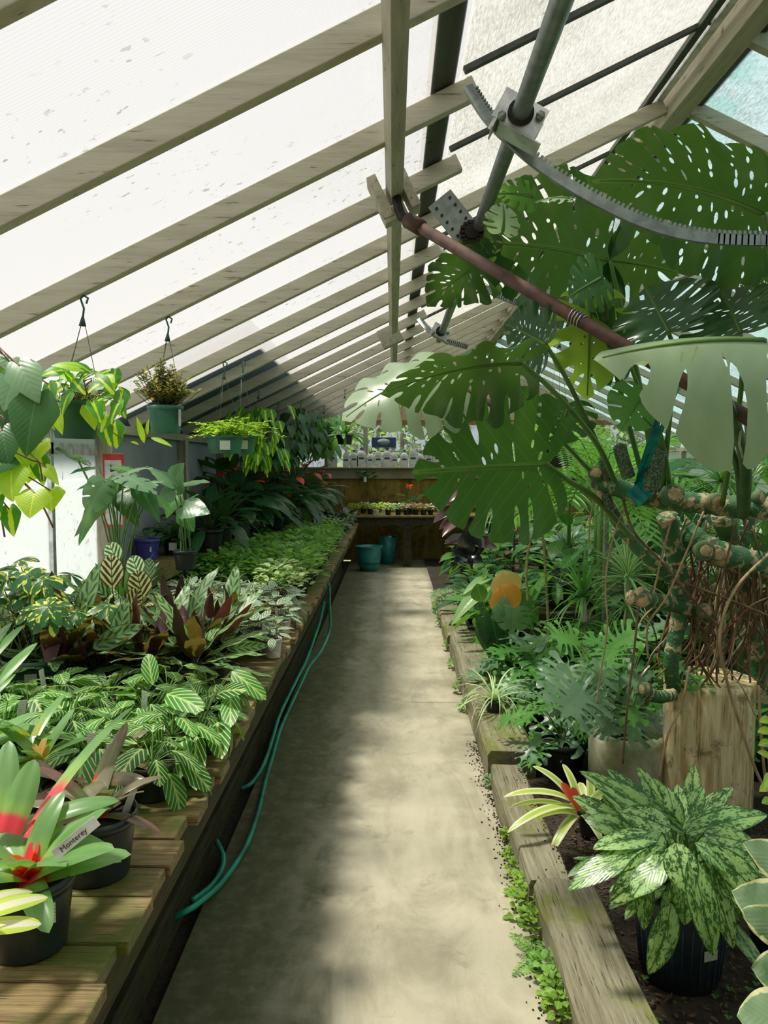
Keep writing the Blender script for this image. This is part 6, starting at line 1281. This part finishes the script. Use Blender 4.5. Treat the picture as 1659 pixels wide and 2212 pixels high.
for pts, r_, m_ in (([(1668,1190,3.1),(1590,1270,2.9),(1555,1370,2.85),(1570,1470,2.85),(1600,1570,2.85),(1640,1680,2.85),(1680,1740,2.85)],.006,m_rootP),([(1345,1075,2.9),(1370,1150,2.9),(1430,1215,2.95),(1500,1300,3.0),(1560,1360,3.05)],.005,m_root),([(1352,1090,2.9),(1322,1170,2.9),(1308,1260,2.9),(1312,1350,2.9),(1300,1440,2.9),(1288,1520,2.9)],.0035,m_rootP),([(1380,1310,2.85),(1368,1420,2.85),(1355,1530,2.85),(1345,1650,2.85)],.0042,m_root),
    ([(1520,1105,2.85),(1480,1200,2.85),(1440,1290,2.85),(1400,1350,2.9),(1400,1420,2.9)],.004,m_rootP),([(1450,1125,2.9),(1430,1200,2.9),(1410,1290,2.9)],.0038,m_rootP),([(1290,1050,2.9),(1275,1120,2.9),(1272,1170,2.9)],.003,m_rootP),([(1490,1440,2.95),(1470,1530,2.93),(1448,1570,2.9),(1435,1620,2.9),(1425,1680,2.9)],.005,m_rootP),([(1590,1130,2.9),(1560,1250,2.9),(1545,1340,2.95)],.004,m_root),([(1638,1480,3.05),(1645,1600,3.0),(1655,1700,3.0)],.006,m_rootP),([(1560,1440,2.98),(1600,1480,2.95),(1638,1560,2.95)],.003,m_rootP),([(1660,1290,3),(1600,1330,3),(1570,1440,3.0)],.004,m_root),([(1480,1260,3),(1560,1290,3),(1659,1330,3),(1700,1350,3)],.006,m_root)):
    b = MB(); b.tube([Vector(v) for v in catmull([tuple(A3(*q)) for q in pts], 6)], r_, 7); b.build('aerial_root', m_, t)
M = Mat('scaly_fruit'); vv = M.voro(M.coord('Object'), 120); m_scale = M.done(M.pbr(mix(M.nt, (.16,.22,.13), (.05,.09,.05), vv.step(.3,.55)), .6, 0, M.bump(vv.inv(), .004, 1.0), .4))
for pts, r_ in (([(1337,958,2.78),(1345,990,2.77),(1358,1030,2.78)],.024),([(1425,950,2.75),(1418,1000,2.74),(1405,1060,2.76)],.027),([(1300,985,2.9),(1308,1020,2.9),(1318,1050,2.9)],.018),([(1308,1065,2.9),(1318,1100,2.9)],.018)):
    P = catmull([tuple(A3(*q)) for q in pts], 8); n = len(P); b = MB(); b.tube(P, [r_*min(1, .25+1.2*math.sin(PI*min(.5,(i+.4)/n*1.4))) for i in range(n)], 18); b.build('scaly_fruit', m_scale, t)
def bigleaf(tn, B, Tp, up, W, mat, droop=.5, fold=.12, curl=.2, wave=.03, wf=3, stalk=None, sr=.009, mid=.006, name='leaf'):
    b = MB(); ref = []; Bp, Tpp = A3(*B), A3(*Tp); c = Tpp-Bp; Lc = c.length; c.normalize(); upv = Vector(up); upv = (upv-c*upv.dot(c)).normalized(); h = droop/2; f = c*math.cos(h)+upv*math.sin(h); Ln = Lc*(h/math.sin(h)) if abs(h) > 1e-3 else Lc; u2 = upv*math.cos(h)-c*math.sin(h)
    place(b, tn, Bp, f, u2, Ln, W, droop, fold, curl, wave, wf, 0, .4, ref); n = len(ref); b.tube(ref, [mid*(1-.8*i/n) for i in range(n)], 6, 1)
    o_ = b.build(name, [mat, m_stem], t)
    if stalk: sb = MB(); P = [Vector(v) for v in catmull([tuple(Bp)] + [tuple(A3(*q)) for q in stalk], 8)]; n = len(P); sb.tube(P, [sr*(.65+.5*i/n) for i in range(n)], 10); sb.build('leaf_stalk', m_stem, t)
    return o_
bigleaf('mon4', (1650,462,2.1), (1285,392,2.35), (.12,.42,.9), .58, L['mon'], .6, .10, .35, .03, stalk=[(1668,560,2.15),(1720,800,2.3),(1700,1090,2.8)], sr=.013, mid=.008)
bigleaf('mon1', (1318,562,2.65), (1010,525,2.85), (-.05,.75,.65), .60, L['mon'], .5, .10, .25, .05, stalk=[(1345,680,2.7),(1385,850,2.8),(1420,1070,2.9)], sr=.011, mid=.007)
bigleaf('mon5', (1318,562,2.65), (1465,590,2.7), (.0,.8,.6), .36, L['mon'], .5, .05, .2, .03)
bigleaf('mon2', (1080,545,2.85), (925,660,3.0), (-.5,.7,.5), .36, L['mon'], .5, .05, .2, .05)
bigleaf('mon2', (1128,785,2.3), (828,850,2.25), (-.1,.55,.85), .36, L['mon'], .5, .05, .5, .06, stalk=[(1210,860,2.4),(1290,960,2.7),(1330,1045,2.9)], sr=.010, mid=.006)
bigleaf('mon3', (960,790,2.55), (742,905,2.5), (-.35,-.75,.6), .40, L['monG'], .5, .05, .5, .05, stalk=[(1050,820,2.7),(1180,920,2.8),(1300,1045,2.95)], sr=.008)
bigleaf('mon3', (1182,1003,2.6), (895,1020,2.5), (.05,1,.12), .52, L['monB'], .3, .05, .15, .05, stalk=[(1230,1040,2.7),(1290,1080,2.9),(1380,1180,3.0)], sr=.012, mid=.006)
bigleaf('mon6', (1650,735,1.75), (1290,775,1.72), (.05,-.62,.75), .42, L['monG'], .35, -.25, .9, .09, .05, stalk=[(1640,850,1.9),(1620,950,2.4),(1600,1100,2.8)], sr=.012, mid=.007)
bigleaf('mon3', (1445,718,2.3), (1395,622,2.35), (.1,.8,.5), .34, L['mon'], .4, .05, .2, .04, stalk=[(1455,800,2.5),(1430,1070,2.9)])
bigleaf('mon3', (1600,720,2.25), (1560,630,2.3), (.2,.8,.5), .32, L['mon'], .4, .05, .2, .04, stalk=[(1600,850,2.4),(1560,1090,2.8)])
bigleaf('mon5', (1275,655,2.6), (1268,860,2.65), (-.1,-.9,.2), .28, L['monY'], .3, .1, .2, .05, stalk=[(1300,600,2.5),(1330,800,2.7),(1400,1075,2.9)])
bigleaf('mon5', (1300,600,2.45), (1230,640,2.5), (-.1,-.9,.2), .2, L['monB'], .3)
bigleaf('mon5', (1150,425,2.45), (1070,420,2.5), (0,.6,.8), .12, L['hrt'], .6); bigleaf('mon5', (1230,430,2.4), (1150,440,2.45), (0,-.4,.8), .12, L['monG'], .6)
bigleaf('smon', (1085,500,2.1), (1085,438,2.1), (.6,-.8,.3), .13, L['monG'], .6)
bigleaf('mon2', (1350,760,2.6), (1220,720,2.7), (0,.7,.7), .3, L['mon'], .5, stalk=[(1400,900,2.7),(1440,1075,2.9)])
bigleaf('mon1', (1700,640,2.4), (1600,640,2.5), (0,.7,.7), .3, L['mon'], .5)
bigleaf('smon', (1390,850,2.6), (1340,930,2.6), (0,-.8,.5), .2, L['mid'], .4, stalk=[(1430,950,2.7),(1450,1075,2.9)])
bigleaf('mon2', (1180,745,2.5), (1090,700,2.6), (0,.8,.5), .26, L['mon'], .4, stalk=[(1240,850,2.6),(1330,1045,2.9)])
bigleaf('mon5', (1230,870,2.7), (1200,960,2.7), (0,-.8,.4), .22, L['monB'], .4)
for pts, r_ in (([(1555,825,1.95),(1590,920,2.2),(1610,1010,2.5),(1605,1110,2.82)],.022),([(1500,830,2.2),(1545,900,2.3),(1590,1000,2.5),(1600,1100,2.8)],.012)):
    b = MB(); P = [Vector(v) for v in catmull([tuple(A3(*q)) for q in pts], 8)]; b.tube(P, [r_*(.5+.6*i/len(P)) for i in range(len(P))], 12); b.build('leaf_stalk', plain('thick_green_stalk', (.06,.15,.05), .4), t)
# teal tape tie
t = thing('plastic_tape_tie', 'teal plastic tape tied from the rusty pipe down to the gnarled stem', 'tape', at(1455, 825, 2.3)); o = t.location.copy(); b = MB()
for k, (q0, q1) in enumerate((((1442,828,2.30),(1372,1052,2.86)),((1452,826,2.30),(1376,1050,2.86)),((1466,832,2.32),(1380,1052,2.86)))):
    p0, p1 = at(*q0)-o, at(*q1)-o; f = (p1-p0).normalized(); s1 = Vector((1,.2,0)); 
    for z_ in range(8): a_, b_ = p0.lerp(p1, z_/8), p0.lerp(p1, (z_+1)/8); b.beam(a_, b_, .017, .0012, (0.1*math.sin(z_+k),-1,.2))
b.tube([at(1372,1050,2.86)-o, at(1400,1078,2.84)-o], .043, 14); b.tube([at(1436,822,2.31)-o, at(1470,836,2.29)-o], .0225, 12); b.build('tape', plain('teal_tape', (.0,.42,.38), .35, 0, (.0,.18,.18), 20, tr=.2), t, smooth=False)
b = MB(); b.tube([at(1592,905,2.2), at(1600,930,2.2), at(1597,960,2.2), at(1605,990,2.2)], .004, 6); b.tube([at(1610,905,2.2), at(1612,940,2.2), at(1620,975,2.2)], .004, 6); b.tube([at(1590,915,2.2), at(1606,900,2.2), at(1622,918,2.2)], .005, 6); tag(b.build('cloth_tie', plain('grey_rag', (.42,.42,.38), .9)), 'pale rag strips knotted below the rusty pipe', 'tie')
# ------------------------------------------------------------------ palms, dragon trees and filler in the bed
def palm(label, loc, hgt, n, ln, seed, name='palm', aim=None):
    t = thing(name, label, 'plant', loc); rr = random.Random(seed); potshape(t, .12, .18, m_black); b = MB(); b.tube([(0,0,.15),(0,0,hgt)], .02, 8, 1); a = 0
    for i in range(n):
        a += 2.4; e = .3+1.0*i/n; h = Vector((math.cos(a), math.sin(a), 0)); pts = [Vector((0,0,hgt))]; ee = e
        for k in range(16): ee -= 1.2/16; pts.append(pts[-1]+(h*math.cos(ee)+Vector((0,0,math.sin(ee))))*(ln/16))
        b.tube(pts[::3], .004, 5, 1, cap=False); sd = h.cross(Vector((0,0,1)))
        for k in range(3,16):
            d_ = (pts[k]-pts[k-1]).normalized(); nu = sd.cross(d_)
            for q in (-1,1): place(b, 'grass', pts[k], sd*q*.8+d_*.8, nu, ln*.42*math.sin(PI*(k/17)**.8)+.03, .022, .4, .2, 0, 0, 3, 0, rr.random())
    fol(t, b, [L['plm'], m_stem]); return t
palm('feathery palm rising behind the giant monstera, left side', (1.35, 5.0, GZ), 1.30, 20, .85, 1); palm('second feathery palm farther back behind the monstera', (1.75, 6.6, GZ), 1.25, 20, .95, 2)
def dragon(label, loc, hgt, n, ln, w, seed, lm='spk'):
    t = thing('dragon_tree', label, 'plant', loc); rr = random.Random(seed); potshape(t, .12, .18, m_black); b = MB()
    b.tube([(0,0,.15),(.02,0,hgt*.5),(0,0,hgt)], .018, 8, 1); rosette(b, rr, n, 'grass', ln, w, -.3, 1.45, .9, hgt, fold=.2); rosette(b, rr, n//2, 'grass', ln*.8, w, -.6, .6, .9, hgt*.8, fold=.2); fol(t, b, [L[lm], m_post]); return t
dragon('dragon tree with sword leaves on a grey trunk left of the gnarled stem', (1.10, 4.4, GZ), .75, 60, .34, .016, 1); dragon('second dragon tree with paler sword leaves beside it', (1.38, 4.5, GZ), .85, 60, .36, .018, 2, 'spi')
dragon('spiky dragon tree under the rusty pipe at the right', (1.75, 4.1, GZ), 1.42, 90, .34, .012, 3); dragon('far spiky dragon tree near the right roof slope', (2.4, 4.9, GZ), 1.5, 90, .4, .014, 4, 'spi')
t = thing('hanging_fern', 'lacy bright green fern hanging behind the broad split leaf', 'hanging plant', at(1205, 1010, 4.4)); potshape(t, .09, .11, m_black); hanger(t, (0, .46, raft_h(t.location.x, 4.86)-t.location.z-.016) if False else (0,0,.75), .09, .11, 0); b = MB(); fern(b, random.Random(3), 34, .46, .10, -.1, 1.1, 1.6, 26, .05); fol(t, b, [L['frn'], m_stem])
t = thing('labelled_pot_plant', 'arching broad-leaved plant in a black pot with a square white label, raised above the bed', 'plant', (1.28, 5.9, .44)); potshape(t, .095, .19, m_black); side_label(t, .09, .10, .07, .06, -1.75); b = MB(); rosette(b, random.Random(4), 20, 'lanceL', .26, .10, .2, 1.3, .9, .17, .18, fold=.2); fol(t, b, [L['mid'], m_stem])
t = thing('wooden_crate', 'dark timber crate carrying the white-labelled black pot', 'crate', (1.28, 5.9, GZ)); b = MB(); [b.box((0,0,.05+.1*k), (.36,.36,.09)) for k in range(4)]; b.build('body', m_skirt, t, smooth=False, bevel=.004)
b = MB(); b.tube([(1.55,5.6,0),(1.55,5.6,1.5)], .028, 10); tag(b.build('bed_post', m_post), 'thin grey post standing in the bed behind the labelled pot', 'post')
fil = []
fk = [('mid','ovate',.17,.08,30,.26,.15),('drk','lance',.22,.06,30,.2,.2),('gry','heart',.15,.12,18,.26,.2),('sel','sel2',.20,.19,12,.3,.3),('spi','grass',.36,.014,50,0,.2),('mid','heart',.17,.13,20,.28,.2)]
fn = ['leafy_green_plant','narrow_leaved_plant','grey_leaved_plant','lacy_philodendron','strappy_plant','heart_leaved_plant']
for i, (lm, tn, ll, ww, n, pet, e0) in enumerate(fk): fil.append(P_rosette(fn[i], '', 'plant', .10, .16, m_black, [L[lm], m_stem], 300+i, [lambda b, rr, a=(n, tn, ll, ww, e0, pet): rosette(b, rr, a[0], a[1], a[2], a[3], a[4], 1.4, .8, .15, a[5])]))
sp = []; rr = random.Random(99)
for y in (6.3,7.0,7.7,8.4,9.1,9.8,10.5,11.1):
    for x in (.95,1.4,1.85,2.3,2.8,3.3):
        if y > 9 and x < 1.2: x += .15
        sp.append((x+rr.uniform(-.1,.1), y+rr.uniform(-.15,.15), GZ+(.25 if x > 1.7 else 0)))
for (x, y) in ((.82,6.6),(.80,7.3),(2.1,5.4),(2.6,5.7),(3.1,5.2),(2.0,3.6),(2.5,3.9),(2.9,4.4),(2.1,2.9),(1.75,3.7)): sp.append((x,y,GZ))
spread(fil, sp, lambda i, x, y: '%s %s of the right-hand bed, %s' % (fn[i % 6].replace('_', ' ').replace('plant', 'plant').strip(), 'at the back' if y > 9 else 'in the middle' if y > 6 else 'at the near end', 'by the path' if x < 1.2 else 'second line from the path' if x < 1.7 else 'beyond the pots' if x < 2.6 else 'by the right wall'), 'leafy plants filling the right-hand bed', (.9, 1.5), 77)
tall = []
for i, (lm, tn, ll, ww, n, pet) in enumerate((('drk','lance',.34,.07,46,.35),('mid','ovate',.22,.10,46,.40),('drk','grass',.50,.02,80,.0),('plm','lance',.30,.05,50,.4))):
    tl_ = thing('tall_foliage_plant', '', 'plant'); potshape(tl_, .13, .22, m_black); b = MB(); rr = random.Random(700+i)
    for lev in (.25, .55, .85, 1.1): rosette(b, rr, n//3, tn, ll, ww, .1, 1.3, .9, lev, pet*.6, spread=.05)
    b.tube([(0,0,.2),(0,0,1.15)], .014, 7, 1); fol(tl_, b, [L[lm], m_stem]); tall.append(tl_)
spread(tall, [(x, y, GZ) for (x, y) in ((2.05,4.6),(2.35,5.1),(2.7,4.7),(3.0,5.6),(2.2,6.2),(3.3,5.0),(2.6,4.1),(3.2,4.2),(1.95,5.6),(1.7,7.4))], lambda i, x, y: 'tall dark leafy plant filling the back of the right bed behind the gnarled stems', 'tall leafy plants behind the giant monstera', (1.0, 1.3), 78)
for z_ in (1,): 
    b = MB(); b.box((2.55, 8.8, .13), (1.9, 5.4, .24)); tag(b.build('low_platform', m_skirt, smooth=False), 'low dark timber platform under the far bed plants', 'platform')
